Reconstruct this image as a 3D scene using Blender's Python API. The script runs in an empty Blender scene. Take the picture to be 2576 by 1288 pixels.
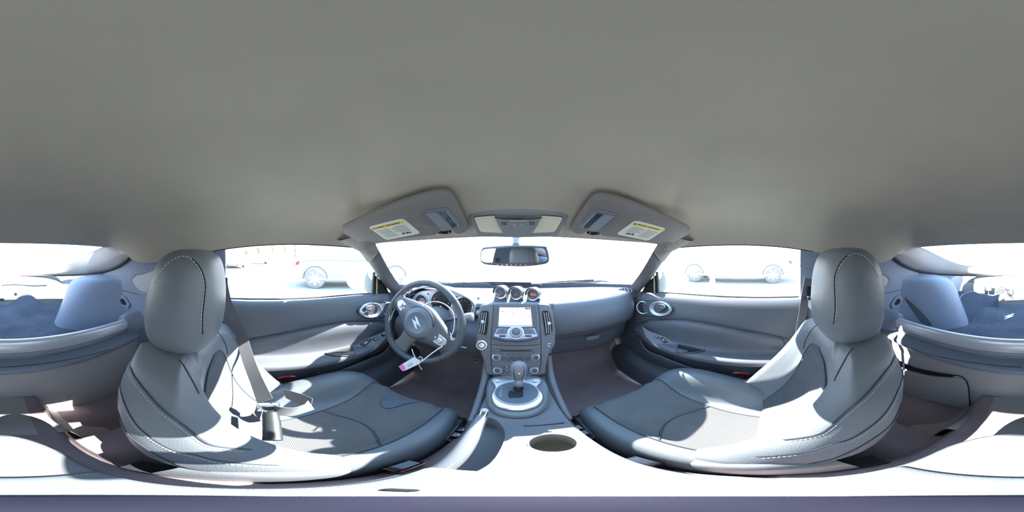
import bpy, bmesh, math, random
from math import sin, cos, tan, radians, pi, atan2, sqrt, hypot
from mathutils import Vector, Matrix
from mathutils.bvhtree import BVHTree
random.seed(7)
sc = bpy.context.scene
COL = sc.collection
# ------------------------------------------------------------------ camera, light, exposure
CX, YAW = -.015, .6          # the camera stands just left of the car's centre line, turned slightly left
cam_d = bpy.data.cameras.new('camera'); cam = bpy.data.objects.new('camera', cam_d); COL.objects.link(cam)
cam_d.type = 'PANO'
try: cam_d.panorama_type = 'EQUIRECTANGULAR'
except Exception: cam_d.cycles.panorama_type = 'EQUIRECTANGULAR'
cam_d.clip_start = .005; cam_d.clip_end = 400
cam.location = (CX, 0, 0); cam.rotation_euler = (pi/2, 0, radians(YAW))
sc.camera = cam
sc.view_settings.view_transform = 'Standard'; sc.view_settings.look = 'None'
sc.view_settings.exposure = 0.68; sc.view_settings.gamma = 1; sc.view_settings.use_curve_mapping = False
w = bpy.data.worlds.new('sky'); sc.world = w; w.use_nodes = True
nt = w.node_tree; bg = nt.nodes['Background']
tc = nt.nodes.new('ShaderNodeTexCoord'); sp = nt.nodes.new('ShaderNodeSeparateXYZ'); rp = nt.nodes.new('ShaderNodeValToRGB')
nt.links.new(tc.outputs['Generated'], sp.inputs[0]); nt.links.new(sp.outputs['Z'], rp.inputs[0]); nt.links.new(rp.outputs[0], bg.inputs[0])
rp.color_ramp.elements[0].position = .0; rp.color_ramp.elements[0].color = (.95, .97, 1, 1)
rp.color_ramp.elements[1].position = .6; rp.color_ramp.elements[1].color = (.42, .66, 1, 1)
bg.inputs[1].default_value = 3.1
SUN_AZ, SUN_EL = 14.5, 38.5      # degrees right of straight ahead, above the horizon
sd = bpy.data.lights.new('sun', 'SUN'); so = bpy.data.objects.new('sun', sd); COL.objects.link(so)
sd.energy = 21; sd.angle = radians(.53); sd.color = (1, .96, .9)
so.location = (3, 6, 5)
so.rotation_euler = Vector((sin(radians(SUN_AZ))*cos(radians(SUN_EL)), cos(radians(SUN_AZ))*cos(radians(SUN_EL)), sin(radians(SUN_EL)))).to_track_quat('Z', 'Y').to_euler()
sc.cycles.max_bounces = 10; sc.cycles.diffuse_bounces = 6; sc.cycles.glossy_bounces = 4; sc.cycles.transparent_max_bounces = 16
sc.cycles.caustics_reflective = False; sc.cycles.caustics_refractive = False; sc.cycles.sample_clamp_indirect = 6

# ------------------------------------------------------------------ helpers
def V(*a): return Vector(a[0] if len(a) == 1 else a)
def ray(u, v):
    az = radians((u-1288)*360/2576-YAW); el = radians((644-v)*180/1288)
    return V(sin(az)*cos(el), cos(az)*cos(el), sin(el))
C0 = V(CX, 0, 0)
def PX(u, v, x): d = ray(u, v); return C0+d*((x-CX)/d.x)
def PY(u, v, y): d = ray(u, v); return C0+d*(y/d.y)
def PZ(u, v, z): d = ray(u, v); return C0+d*(z/d.z)
def PP(u, v, p, n, off=0):
    d = ray(u, v); n = V(n).normalized(); return C0+d*((V(p)-C0).dot(n)/d.dot(n))+n*off
def lin(c): c = c/255; return c/12.92 if c <= .04045 else ((c+.055)/1.055)**2.4
MATS = {}
def mat(name, rgb, rough=.5, metal=0, spec=.5, bump=None, var=0, coat=0, emit=0):
    """bump = (kind, scale, strength)"""
    if name in MATS: return MATS[name]
    m = bpy.data.materials.new(name); m.use_nodes = True; n = m.node_tree.nodes; L = m.node_tree.links
    b = n['Principled BSDF']; col = (lin(rgb[0]), lin(rgb[1]), lin(rgb[2]), 1)
    b.inputs['Base Color'].default_value = col; b.inputs['Roughness'].default_value = rough
    b.inputs['Metallic'].default_value = metal; b.inputs['Specular IOR Level'].default_value = spec
    b.inputs['Coat Weight'].default_value = coat
    if emit: b.inputs['Emission Color'].default_value = col; b.inputs['Emission Strength'].default_value = emit
    t = n.new('ShaderNodeTexCoord')
    if var:
        no = n.new('ShaderNodeTexNoise'); no.inputs['Scale'].default_value = 9; no.inputs['Detail'].default_value = 6
        L.new(t.outputs['Object'], no.inputs['Vector'])
        r = n.new('ShaderNodeMapRange'); r.inputs[1].default_value = .3; r.inputs[2].default_value = .7; r.inputs[3].default_value = 1-var; r.inputs[4].default_value = 1+var
        L.new(no.outputs[0], r.inputs[0])
        mx = n.new('ShaderNodeMix'); mx.data_type = 'RGBA'; mx.blend_type = 'MULTIPLY'; mx.inputs[0].default_value = 1
        mx.inputs[6].default_value = col; L.new(r.outputs[0], mx.inputs[7]); L.new(mx.outputs[2], b.inputs['Base Color'])
    if bump:
        k, s, st = bump
        if k == 'grain':
            x = n.new('ShaderNodeTexVoronoi'); x.inputs['Scale'].default_value = s; o = x.outputs['Distance']
        elif k == 'noise':
            x = n.new('ShaderNodeTexNoise'); x.inputs['Scale'].default_value = s; x.inputs['Detail'].default_value = 3; o = x.outputs[0]
        elif k == 'weave':
            x = n.new('ShaderNodeTexBrick'); x.inputs['Scale'].default_value = s; x.inputs['Mortar Size'].default_value = .03
            x.inputs['Color1'].default_value = (1, 1, 1, 1); x.inputs['Color2'].default_value = (.8, .8, .8, 1); x.inputs['Mortar'].default_value = (0, 0, 0, 1); o = x.outputs[0]
        elif k == 'wave':
            x = n.new('ShaderNodeTexWave'); x.inputs['Scale'].default_value = s; o = x.outputs[0]; x.bands_direction = 'Y'
        L.new(t.outputs['Object'], x.inputs['Vector'])
        bp = n.new('ShaderNodeBump'); bp.inputs['Strength'].default_value = st; bp.inputs['Distance'].default_value = .001
        L.new(o, bp.inputs['Height']); L.new(bp.outputs[0], b.inputs['Normal'])
    MATS[name] = m; return m
def glass(name, tint=(1, 1, 1), gloss=.06):
    m = bpy.data.materials.new(name); m.use_nodes = True; n = m.node_tree.nodes; L = m.node_tree.links
    n.remove(n['Principled BSDF']); o = n['Material Output']
    a = n.new('ShaderNodeBsdfTransparent'); a.inputs[0].default_value = (*tint, 1)
    g = n.new('ShaderNodeBsdfGlossy'); g.inputs['Roughness'].default_value = .02
    mx = n.new('ShaderNodeMixShader'); mx.inputs[0].default_value = gloss
    L.new(a.outputs[0], mx.inputs[1]); L.new(g.outputs[0], mx.inputs[2]); L.new(mx.outputs[0], o.inputs[0]); return m
LOC = {}
def tag(o, label=None, cat=None, group=None, kind=None):
    if label: o['label'] = label
    if cat: o['category'] = cat
    if group: o['group'] = group
    if kind: o['kind'] = kind
    return o
def thing(name, label, cat, loc=(0, 0, 0), group=None, kind=None):
    o = bpy.data.objects.new(name, None); COL.objects.link(o); o.empty_display_size = .02
    o.location = loc; LOC[o] = V(loc); return tag(o, label, cat, group, kind)
def finish(name, me, m, parent, smooth=True, angle=40):
    """me holds world coordinates; re-bases them to the parent's place"""
    org = LOC.get(parent, V(0, 0, 0))
    if org.length: me.transform(Matrix.Translation(-org))
    ob = bpy.data.objects.new(name, me); COL.objects.link(ob)
    if parent: ob.parent = parent
    LOC[ob] = org
    for x in (m if isinstance(m, (list, tuple)) else [m]): me.materials.append(x)
    if smooth:
        for p in me.polygons: p.use_smooth = True
        try: me.set_sharp_from_angle(angle=radians(angle))
        except Exception: pass
    return ob
def mk(name, verts, faces, m, parent=None, smooth=True, angle=40, xf=None, recalc=True):
    vs = [V(p) for p in verts]
    if xf: vs = [xf(p) for p in vs]
    me = bpy.data.meshes.new(name); me.from_pydata(vs, [], faces); me.update()
    if recalc:
        b = bmesh.new(); b.from_mesh(me); bmesh.ops.recalc_face_normals(b, faces=b.faces); b.to_mesh(me); b.free()
    return finish(name, me, m, parent, smooth, angle)
def cr(pts, n, closed=False):
    """Catmull-Rom through the points, n steps per span"""
    if n <= 1: return [V(p) for p in pts]
    P = [V(p) for p in pts]; k = len(P); out = []
    for i in range(k if closed else k-1):
        if closed: a, b, c, d = P[i-1], P[i], P[(i+1) % k], P[(i+2) % k]
        else: a, b, c, d = P[max(i-1, 0)], P[i], P[i+1], P[min(i+2, k-1)]
        for j in range(n):
            t = j/n
            out.append(.5*((2*b)+(c-a)*t+(2*a-5*b+4*c-d)*t*t+(3*b-a-3*c+d)*t**3))
    if not closed: out.append(P[-1])
    return out
def gridv(rows, nu=4, nv=4, closed=False):
    R = [cr(r, nu, closed) for r in rows]; cols = [cr([r[j] for r in R], nv) for j in range(len(R[0]))]
    return [[cols[j][i] for j in range(len(cols))] for i in range(len(cols[0]))]
def gridf(G, closed=False, cap=False):
    n, m = len(G), len(G[0]); vs = [p for r in G for p in r]; fs = []
    for i in range(n-1):
        for j in range(m if closed else m-1):
            a, b = i*m+j, i*m+(j+1) % m; fs.append((a, b, b+m, a+m))
    if cap: fs.append(tuple(range(m))); fs.append(tuple(range((n-1)*m, n*m)))
    return vs, fs
def surf(name, rows, m, parent=None, nu=4, nv=4, closed=False, cap=False, **k):
    vs, fs = gridf(gridv(rows, nu, nv, closed), closed, cap); return mk(name, vs, fs, m, parent, **k)
def frame(d):
    d = V(d).normalized(); a = V(0, 0, 1) if abs(d.z) < .9 else V(0, 1, 0); x = a.cross(d).normalized(); return x, d.cross(x)
def tubev(path, r, seg=10, closed=False, flat=1.0, up=None):
    P = [V(p) for p in path]; n = len(P); vs = []; fs = []
    for i in range(n):
        d = (P[(i+1) % n]-P[i-1]) if closed else P[min(i+1, n-1)]-P[max(i-1, 0)]
        if up is not None: y = (V(up)-V(up).dot(d.normalized())*d.normalized()).normalized(); x = y.cross(d.normalized())
        else: x, y = frame(d)
        rr = r[i] if isinstance(r, (list, tuple)) else r
        for j in range(seg):
            a = 2*pi*j/seg; vs.append(P[i]+x*cos(a)*rr+y*sin(a)*rr*flat)
    for i in range(n if closed else n-1):
        for j in range(seg):
            a = i*seg+j; b = i*seg+(j+1) % seg; c = ((i+1) % n)*seg
            fs.append((a, b, c+(j+1) % seg, c+j))
    if not closed: fs.append(tuple(range(seg))); fs.append(tuple(range((n-1)*seg, n*seg)))
    return vs, fs
def tube(name, path, r, m, parent=None, seg=10, closed=False, nv=1, flat=1.0, up=None, **k):
    if nv > 1 and isinstance(r, (list, tuple)): r = [p.x for p in cr([V(a, 0, 0) for a in r], nv, closed)]
    vs, fs = tubev(cr(path, nv, closed) if nv > 1 else path, r, seg, closed, flat, up); return mk(name, vs, fs, m, parent, **k)
def lathev(prof, o, n, seg=32, x=None, cap0=True):
    """prof = [(radius, height along n)]"""
    o = V(o); n = V(n).normalized(); X, Y = frame(n) if x is None else (V(x), n.cross(V(x))); vs = []; fs = []
    for r, h in prof:
        for j in range(seg): a = 2*pi*j/seg; vs.append(o+n*h+X*cos(a)*r+Y*sin(a)*r)
    for i in range(len(prof)-1):
        for j in range(seg): a = i*seg+j; b = i*seg+(j+1) % seg; fs.append((a, b, b+seg, a+seg))
    if prof[0][0] > 1e-5 and cap0: fs.append(tuple(range(seg)))
    if prof[-1][0] > 1e-5: fs.append(tuple(range((len(prof)-1)*seg, len(prof)*seg)))
    return vs, fs
def lathe(name, prof, o, n, m, parent=None, seg=32, cap0=True, **k):
    vs, fs = lathev(prof, o, n, seg, None, cap0); return mk(name, vs, fs, m, parent, **k)
def join(parts):
    vs = []; fs = []
    for a, b in parts:
        o = len(vs); vs += list(a); fs += [tuple(i+o for i in f) for f in b]
    return vs, fs
def platev(poly, n, th, bev=0, dome=0):
    """front face = poly pushed out by th along n, slanted edge of width bev"""
    P = [V(p) for p in poly]; n = V(n).normalized(); k = len(P); c = sum(P, V(0, 0, 0))/k
    if bev:
        Q = []
        for i in range(k):
            a, b, d = P[i-1], P[i], P[(i+1) % k]; e1 = (b-a).normalized(); e2 = (d-b).normalized()
            t = (n.cross(e1)+n.cross(e2)); t = t.normalized() if t.length > 1e-6 else n.cross(e1)
            if i == 0:
                sgn = 1
                area = sum((P[j-1]-c).cross(P[j]-c).dot(n) for j in range(k)); sgn = 1 if area > 0 else -1
            cc = max(.4, abs(t.dot(n.cross(e1)))); Q.append(b+t*sgn*bev/cc)
    else: Q = P
    vs = P+[p+n*(th-bev if bev else th) for p in P]+([q+n*th for q in Q] if bev else []); L = 3 if bev else 2
    fs = [tuple(range(k))[::-1], tuple(range((L-1)*k, L*k))]
    for l in range(L-1):
        for i in range(k): j = (i+1) % k; fs.append((l*k+i, l*k+j, (l+1)*k+j, (l+1)*k+i))
    return vs, fs
def plate(name, poly, n, th, m, parent=None, bev=0, **k):
    vs, fs = platev(poly, n, th, bev); k.setdefault('angle', 30); return mk(name, vs, fs, m, parent, **k)
def boxv(c, s, R=None):
    c = V(c); vs = []
    for x in (-1, 1):
        for y in (-1, 1):
            for z in (-1, 1):
                p = V(x*s[0]/2, y*s[1]/2, z*s[2]/2); vs.append(c+(R @ p if R else p))
    return vs, [(0, 1, 3, 2), (4, 6, 7, 5), (0, 4, 5, 1), (2, 3, 7, 6), (0, 2, 6, 4), (1, 5, 7, 3)]
def rbox(name, c, s, m, parent=None, b=.003, R=None, seg=2, **k):
    vs, fs = boxv(c, s, R); ob = mk(name, vs, fs, m, parent, **k)
    bm = bmesh.new(); bm.from_mesh(ob.data); bmesh.ops.bevel(bm, geom=bm.edges[:], offset=b, segments=seg, affect='EDGES', profile=.5); bm.to_mesh(ob.data); bm.free()
    for p in ob.data.polygons: p.use_smooth = True
    return ob
def rot(X, Y, Z): return Matrix((X, Y, Z)).transposed()
def ring_poly(c, X, Y, rx, ry, n=28, e=2.0):
    out = []
    for i in range(n):
        a = 2*pi*i/n; ca, sa = cos(a), sin(a)
        out.append(V(c)+V(X)*rx*math.copysign(abs(ca)**(2/e), ca)+V(Y)*ry*math.copysign(abs(sa)**(2/e), sa))
    return out
def rnd(poly, r, n=4):
    """round the corners of a 3-D polygon"""
    P = [V(p) for p in poly]; out = []; k = len(P)
    for i in range(k):
        a, b, c = P[i-1], P[i], P[(i+1) % k]; d1 = a-b; d2 = c-b; q = min(r, d1.length*.45, d2.length*.45)
        s, e = b+d1.normalized()*q, b+d2.normalized()*q
        for j in range(n+1): t = j/n; out.append(s*(1-t)**2+b*2*t*(1-t)+e*t*t)
    return out
def text(name, s, o, X, n, size, m, parent=None, ext=.0002, align='CENTER'):
    cu = bpy.data.curves.new(name, 'FONT'); cu.body = s; cu.size = size; cu.align_x = align; cu.align_y = 'CENTER'; cu.extrude = ext
    tmp = bpy.data.objects.new('tmp', cu); COL.objects.link(tmp); dg = bpy.context.evaluated_depsgraph_get()
    me = bpy.data.meshes.new_from_object(tmp.evaluated_get(dg)); bpy.data.objects.remove(tmp)
    me.materials.clear(); me.materials.append(m); ob = bpy.data.objects.new(name, me); COL.objects.link(ob)
    X = V(X).normalized(); n = V(n).normalized(); X = (X-n*X.dot(n)).normalized(); Y = n.cross(X)
    M = rot(X, Y, n).to_4x4(); M.translation = V(o)-LOC.get(parent, V(0, 0, 0)); me.transform(M); LOC[ob] = LOC.get(parent, V(0, 0, 0))
    if parent: ob.parent = parent
    return ob
def bvh(ob): 
    o = LOC.get(ob, V(0, 0, 0)); return BVHTree.FromPolygons([v.co+o for v in ob.data.vertices], [tuple(p.vertices) for p in ob.data.polygons])
def cast(B, o, d, off=0):
    h = B.ray_cast(V(o), V(d).normalized())
    if h[0] is None: return None
    n = h[1]; n = -n if n.dot(V(d)) > 0 else n
    return h[0]+n*off
def pxcast(B, pts, off=.001, n=6):
    P = cr([V(u, v, 0) for u, v in pts], n); return [q for q in (cast(B, C0, ray(p.x, p.y), off) for p in P) if q is not None]
def resample(P, step):
    out = [P[0]]; acc = 0
    for a, b in zip(P, P[1:]):
        L = (b-a).length; t = step-acc
        while t <= L: out.append(a.lerp(b, t/L)); t += step
        acc = (acc+L) % step
    return out
def stitches(P, L=.0045, gap=.0025, r=.0007):
    Q = resample(P, L+gap); parts = []
    for a, b in zip(Q, Q[1:]):
        d = (b-a)
        if d.length > .03 or d.length < 1e-5: continue
        parts.append(tubev([a, a+d*L/(L+gap)], r, 5))
    return join(parts)
def boolean(ob, cut_vf, op='DIFFERENCE'):
    vs, fs = cut_vf; c = mk('cutter', vs, fs, MATS['black'])
    bpy.context.view_layer.update()
    md = ob.modifiers.new('b', 'BOOLEAN'); md.operation = op; md.object = c; md.solver = 'EXACT'
    dg = bpy.context.evaluated_depsgraph_get(); me = bpy.data.meshes.new_from_object(ob.evaluated_get(dg)); ob.modifiers.clear()
    ob.data = me; bpy.data.objects.remove(c)
    for p in me.polygons: p.use_smooth = True
    me.set_sharp_from_angle(angle=radians(35))

# ------------------------------------------------------------------ materials
HEAD = mat('headliner cloth', (184, 176, 160), .95, spec=.1, bump=('weave', 260, .25), var=.04)
VIS = mat('visor cloth', (136, 131, 127), .95, spec=.1, bump=('weave', 260, .25), var=.04)
PILL = mat('pillar trim', (112, 112, 114), .8, spec=.2, bump=('noise', 900, .2))
LEA = mat('black leather', (114, 121, 128), .38, spec=.5, bump=('grain', 620, .35), var=.07)
LEA2 = mat('smooth leather', (128, 134, 142), .38, spec=.55, bump=('grain', 700, .2), var=.08)
FAB = mat('perforated cloth', (92, 95, 99), .9, spec=.15, bump=('grain', 330, .9), var=.10)
FABC = mat('ribbed cloth', (112, 114, 116), .9, spec=.15, bump=('wave', 90, .7), var=.08)
PLA = mat('soft dash plastic', (96, 102, 111), .55, spec=.4, bump=('noise', 700, .25))
PLD = mat('dark trim plastic', (92, 96, 106), .5, spec=.4, bump=('noise', 800, .2))
INS = mat('door insert leather', (98, 102, 110), .45, bump=('grain', 700, .25), var=.06)
PLM = mat('mid grey plastic', (114, 117, 124), .5, spec=.4, bump=('noise', 800, .15))
RER = mat('rear bulkhead plastic', (182, 180, 180), .5, spec=.4, bump=('noise', 800, .15))
PLR = mat('rear side plastic', (134, 146, 166), .42, spec=.5, bump=('noise', 800, .15))
BLK = mat('black', (26, 27, 32), .5, spec=.4)
BLG = mat('gloss black', (30, 31, 36), .12, spec=.6)
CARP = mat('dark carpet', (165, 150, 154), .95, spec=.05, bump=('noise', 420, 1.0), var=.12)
CARB = mat('cargo carpet', (76, 82, 94), .95, spec=.05, bump=('noise', 380, 1.0), var=.15)
SIL = mat('satin silver', (205, 210, 218), .28, .85, bump=('noise', 900, .05))
SILP = mat('silver paint', (196, 202, 210), .32, .35)
ALU = mat('brushed aluminium', (216, 222, 232), .3, .3)
RIM = mat('wheel leather', (76, 82, 88), .32, spec=.55, bump=('grain', 700, .2), var=.1)
PADM = mat('wheel pad', (92, 98, 104), .4, bump=('noise', 800, .15))
CHR = mat('chrome', (235, 238, 242), .08, 1)
STW = mat('white stitching', (205, 208, 208), .8)
SEAM = mat('dark seam groove', (38, 42, 52), .8)  # dark joint lines between panels and leather pieces
PIP = mat('leather piping', (60, 66, 76), .5)
WHT = mat('white plastic', (225, 226, 228), .5)
LBL = mat('label paper', (226, 224, 208), .7)
YEL = mat('label yellow', (240, 205, 90), .7)
GRY = mat('label ink grey', (150, 150, 158), .8)
INK = mat('label ink black', (50, 50, 54), .8)
LENS = mat('lamp lens', (225, 218, 196), .5, bump=('noise', 200, .3), var=.05)
RED = mat('red reflector', (205, 30, 25), .25, coat=.6)
NEED = mat('orange needle', (235, 85, 50), .5, emit=.35)
LED = mat('orange digits', (255, 95, 50), .5, emit=1.2)
PRT = mat('panel print', (190, 196, 205), .6)
BELT = mat('belt webbing', (110, 112, 118), .8, spec=.2, bump=('weave', 300, .5))
STEEL = mat('bare body steel', (124, 126, 124), .55, .2, var=.05)
MIR = mat('mirror glass', (225, 232, 236), .02, 1)
GL = glass('clear window glass', (.97, .99, .98), .05)
GLG = glass('gauge glass', (1, 1, 1), .06)
# ------------------------------------------------------------------ the shell: headliner, glass, pillars
def mir(p): return V(-p[0], p[1], p[2])
half = [(0, .42, .052), (-.13, .418, .050), (-.28, .405, .047), (-.42, .378, .044), (-.50, .40, .040), (-.57, .415, .036), (-.597, .36, .040),
        (-.603, .25, .044), (-.607, .12, .045), (-.607, -.02, .038), (-.605, -.14, .024), (-.60, -.25, .002), (-.595, -.36, -.018), (-.59, -.47, -.032), (-.595, -.56, -.018),
        (-.585, -.64, .018), (-.57, -.73, .046), (-.42, -.765, .056), (-.22, -.785, .060), (0, -.79, .062)]
half = cr(half, 4)
edge = half+[mir(p) for p in half[-2:0:-1]]
TOP = V(0, -.05, .142)
def zceil(x, y):
    """height of the headliner over (x, y)"""
    best = None; a = atan2(x-TOP.x, y-TOP.y)
    for i in range(len(edge)):
        p, q = edge[i], edge[(i+1) % len(edge)]
        a1 = atan2(p.x-TOP.x, p.y-TOP.y); a2 = atan2(q.x-TOP.x, q.y-TOP.y)
        da = (a2-a1+pi) % (2*pi)-pi; d = (a-a1+pi) % (2*pi)-pi
        if da and 0 <= d/da <= 1:
            e = p.lerp(q, d/da); break
    else: e = edge[0]
    s = min(1.3, hypot(x-TOP.x, y-TOP.y)/hypot(e.x-TOP.x, e.y-TOP.y))
    return ceilz(s, e, x, y)
def ceilz(s, e, x, y):
    side = min(1, max(0, (abs(e.x)-.35)/.2)); pw = 2.6+2.0*side+2.6*side*math.exp(-((e.y-.10)/.26)**4)
    z = TOP.z+(e.z-TOP.z)*s**pw
    r = abs(abs(x)-.145)               # the faint crease along each side of the roof's centre channel
    return z+.004*math.exp(-(r/.02)**2)*max(0, 1-s**3)+.004*(1-1/(1+math.exp((abs(x)-.145)*90)))*0
rings = []
for k in range(0, 33):
    s = (k/32)**.75
    row = []
    for e in edge:
        x = TOP.x+(e.x-TOP.x)*s; y = TOP.y+(e.y-TOP.y)*s; row.append(V(x, y, ceilz(s, e, x, y)))
    rings.append(row)
rings.append([p+V(p.x-TOP.x, p.y-TOP.y, 0).normalized()*.012+V(0, 0, .012) for p in rings[-1]])
vs, fs = gridf(rings, closed=True)
ceil = mk('ceiling', vs, fs, HEAD, angle=80)
tag(ceil, 'grey cloth headliner curving over the whole cabin', 'ceiling', kind='structure')
# outer roof skin above the headliner keeps the sun out
roof = surf('trim_1', [[V(p.x*1.06, p.y*1.04, p.z+.03) for p in edge], [V(p.x*.8, p.y*.8, max(p.z, .06)+.09) for p in edge], [V(p.x*.05, p.y*.05-.05, .19) for p in edge]], mat('car paint white', (225, 225, 228), .3, coat=.5), nu=1, nv=4, closed=True)
tag(roof, 'painted outer roof skin over the headliner', 'roof panel', kind='structure')

def struct(o, label, cat): return tag(o, label, cat, kind='structure')
# windscreen
wt = [(-.475, .372, .040), (-.28, .412, .045), (0, .425, .050), (.28, .412, .045), (.475, .372, .040)]
wb = [(-.655, .76, -.20), (-.42, 1.0, -.205), (0, 1.09, -.205), (.42, 1.0, -.205), (.655, .76, -.20)]
g = surf('window_1', [wt, [V(a).lerp(V(b), .5)+V(0, .01, .018) for a, b in zip(wt, wb)], wb], GL, nu=6, nv=6); struct(g, 'wide raked windscreen glass with bright daylight beyond', 'window')
# wiper cowl: the dark band at the foot of the glass
cw = surf('trim_2', [[V(p)+V(0, .0, .022) for p in wb], [V(p)+V(0, .012, -.012) for p in wb]], PLD, nu=6, nv=1); struct(cw, 'dark cowl band along the foot of the windscreen', 'cowl trim')
for s, nm, L in ((-1, 'left', 2), (1, 'right', 3)):
    f = lambda p: V(p[0]*s, p[1], p[2])
    # front pillar: inner windscreen edge, ridge, door side
    A = [(.385, .318, .075), (.425, .362, .042), (.475, .42, .025), (.54, .54, -.055), (.60, .66, -.13), (.625, .735, -.182), (.635, .78, -.21)]
    B = [(.435, .305, .070), (.475, .350, .028), (.535, .42, .008), (.588, .52, -.075), (.628, .63, -.155), (.65, .70, -.205), (.66, .74, -.23)]
    Cc = [(.545, .30, .062), (.56, .36, .036), (.598, .42, .024), (.628, .52, -.058), (.66, .61, -.14), (.68, .70, -.21), (.69, .75, -.25)]
    D = [(.60, .30, .075), (.59, .38, .05), (.625, .44, .04), (.66, .54, -.04), (.69, .63, -.12), (.70, .72, -.20), (.71, .77, -.24)]
    o = surf('trim_%d' % (3 if s < 0 else 4), [[f(p) for p in r] for r in (A, B, Cc, D)], PILL, nu=4, nv=4)
    struct(o, '%s windscreen pillar in grey textured trim' % nm, 'pillar')
    # upper pillar cap carrying the airbag marking
    o2 = surf('pillar_cap', [[f(V(p)+V(-.004, -.004, -.004)) for p in (r[0], r[1], r[2], V(r[2]).lerp(V(r[3]), k))] for r, k in ((A, .05), (B, .30), (Cc, .55), (D, .6))], VIS, o, nu=4, nv=4)
    n = V(-.35*s, -.6, -.72).normalized(); X = V(1, 0, 0) if 1 else 0
    Bc = bvh(o2)
    for (u, v, st, sz) in (((913, 621, 'SRS', .010), (912, 626, 'AIRBAG', .010)) if s < 0 else ((1682, 619, 'SRS', .010), (1682, 624.5, 'AIRBAG', .010))):
        h = cast(Bc, C0, ray(u, v), .003)
        if h is None: h = PX(u, v, s*.5)
        d = (C0-h).normalized(); Xr = V(-d.y, d.x, 0)
        text('lettering', st, h+d*.003, (ray(u+8, v)-ray(u-8, v)), d, sz, PRT, o)
    # sail panel and the glass guide ahead of the door glass
    o3 = plate('sail_panel', [f(p) for p in ((.648, .545, -.095), (.672, .565, -.205), (.69, .70, -.225), (.665, .64, -.16))], f((-1, -.15, 0)), .006, BLK, o)
    o4 = tube('glass_guide', [f(p) for p in ((.652, .552, -.085), (.66, .553, -.14), (.672, .562, -.205))], .0075, mat('guide rubber', (70, 70, 70), .6), o, seg=6)
    o5 = tube('guide_edge', [f(p) for p in ((.640, .565, -.09), (.648, .567, -.14), (.66, .576, -.205))], .004, mat('beige rubber edge', (175, 168, 140), .6), o, seg=6)  # beige strip along the glass guide
    # door glass
    gt = [(.598, .43, .040), (.615, .25, .058), (.617, .05, .058), (.612, -.14, .04), (.605, -.24, .01)]
    gb = [(.69, .60, -.225), (.70, .33, -.205), (.70, .08, -.200), (.70, -.12, -.200), (.69, -.20, -.2)]
    gm = [V(a).lerp(V(b), .5)+V(.012, 0, 0) for a, b in zip(gt, gb)]
    gg = surf('window_%d' % L, [[f(p) for p in r] for r in (gt, gm, gb)], GL, nu=4, nv=4); struct(gg, '%s door glass looking onto the bright car lot' % nm, 'window')
    # rail seal above the door glass
    tr = tube('trim_%d' % (5 if s < 0 else 6), [f((p.x*-1+.006, p.y, p.z+.001)) for p in half[20:42]], .005, mat('seal rubber', (60, 60, 62), .7), seg=6)
    struct(tr, 'rubber seal along the top of the %s door opening' % nm, 'seal')
# ------------------------------------------------------------------ doors
def door(s):
    nm = 'left' if s < 0 else 'right'
    f = lambda p: V(p[0]*s, p[1], p[2])
    R = thing('door_%d' % (1 if s < 0 else 2), '%s front door lined in dark panels with a padded armrest' % nm, 'car door', f((.70, .2, -.70)), kind='structure')
    #     y    zs     zc    za(top)  prot
    S = [(.715, -.222, -.43, -.47, .000), (.66, -.218, -.408, -.468, .010), (.60, -.212, -.375, -.468, .035), (.50, -.206, -.348, -.470, .052), (.38, -.200, -.326, -.468, .060), (.23, -.197, -.322, -.460, .062),
         (.10, -.195, -.336, -.455, .062), (-.03, -.194, -.366, -.452, .060), (-.10, -.193, -.392, -.452, .058), (-.135, -.193, -.40, -.452, .05)]
    rows = []
    for y, zs, zc, za, p in S:
        xa = .655
        rows.append([f(q) for q in ((.715, y, zs-.012), (.698, y, zs), (.684, y, zs-.006), (.670, y, zs-.026), (.660, y, zs-.065), (.655, y, (zs+zc)/2-.03), (.657, y, zc+.012), (.664, y, zc+.002), (.652, y, zc-.012),
                                    (.646, y, zc-.04), (xa-.004, y, max(za+.02, zc-.09)), (xa-.012, y, za+.004), (xa-.02-p*.5, y, za-.001), (xa-.01-p, y, za-.008), (xa-.014-p, y, za-.022), (xa-.006-p, y, za-.038), (xa-p*.4, y, za-.05), (xa+.004, y, za-.055),
                                    (.662, y, -.60), (.660, y, -.675), (.675, y, -.69))])
    P = surf('door_panel', rows, PLA, R, nu=3, nv=5, angle=60)
    # assign the padded insert (below the crease) its leather, the lower panel its plastic
    P.data.materials.append(INS); P.data.materials.append(PLD)
    m = (len(rows[0])-1)*3+1
    for i, p in enumerate(P.data.polygons):
        j = i % (m-1)
        if 24 <= j < 48: p.material_index = 1
        elif j >= 48: p.material_index = 2
    B = bvh(P)
    def on(u, v, off=.0):   # a point on the right door from the photograph, mirrored for the left one
        h = cast(bvhR[0] if bvhR else B, C0, ray(u, v), off); return h
    if s > 0: bvhR.clear(); bvhR.append(B)
    return R, P, f
bvhR = []
def rdoor():
    R, P, f = door(1); return R, P
dR, pR, _ = door(1)
BR = bvh(pR)
def onR(u, v, off=0):
    h = cast(BR, C0, ray(u, v), off)
    return h if h is not None else PX(u, v, .655)
dL, pL, _ = door(-1)
BL = bvh(pL)
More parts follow.
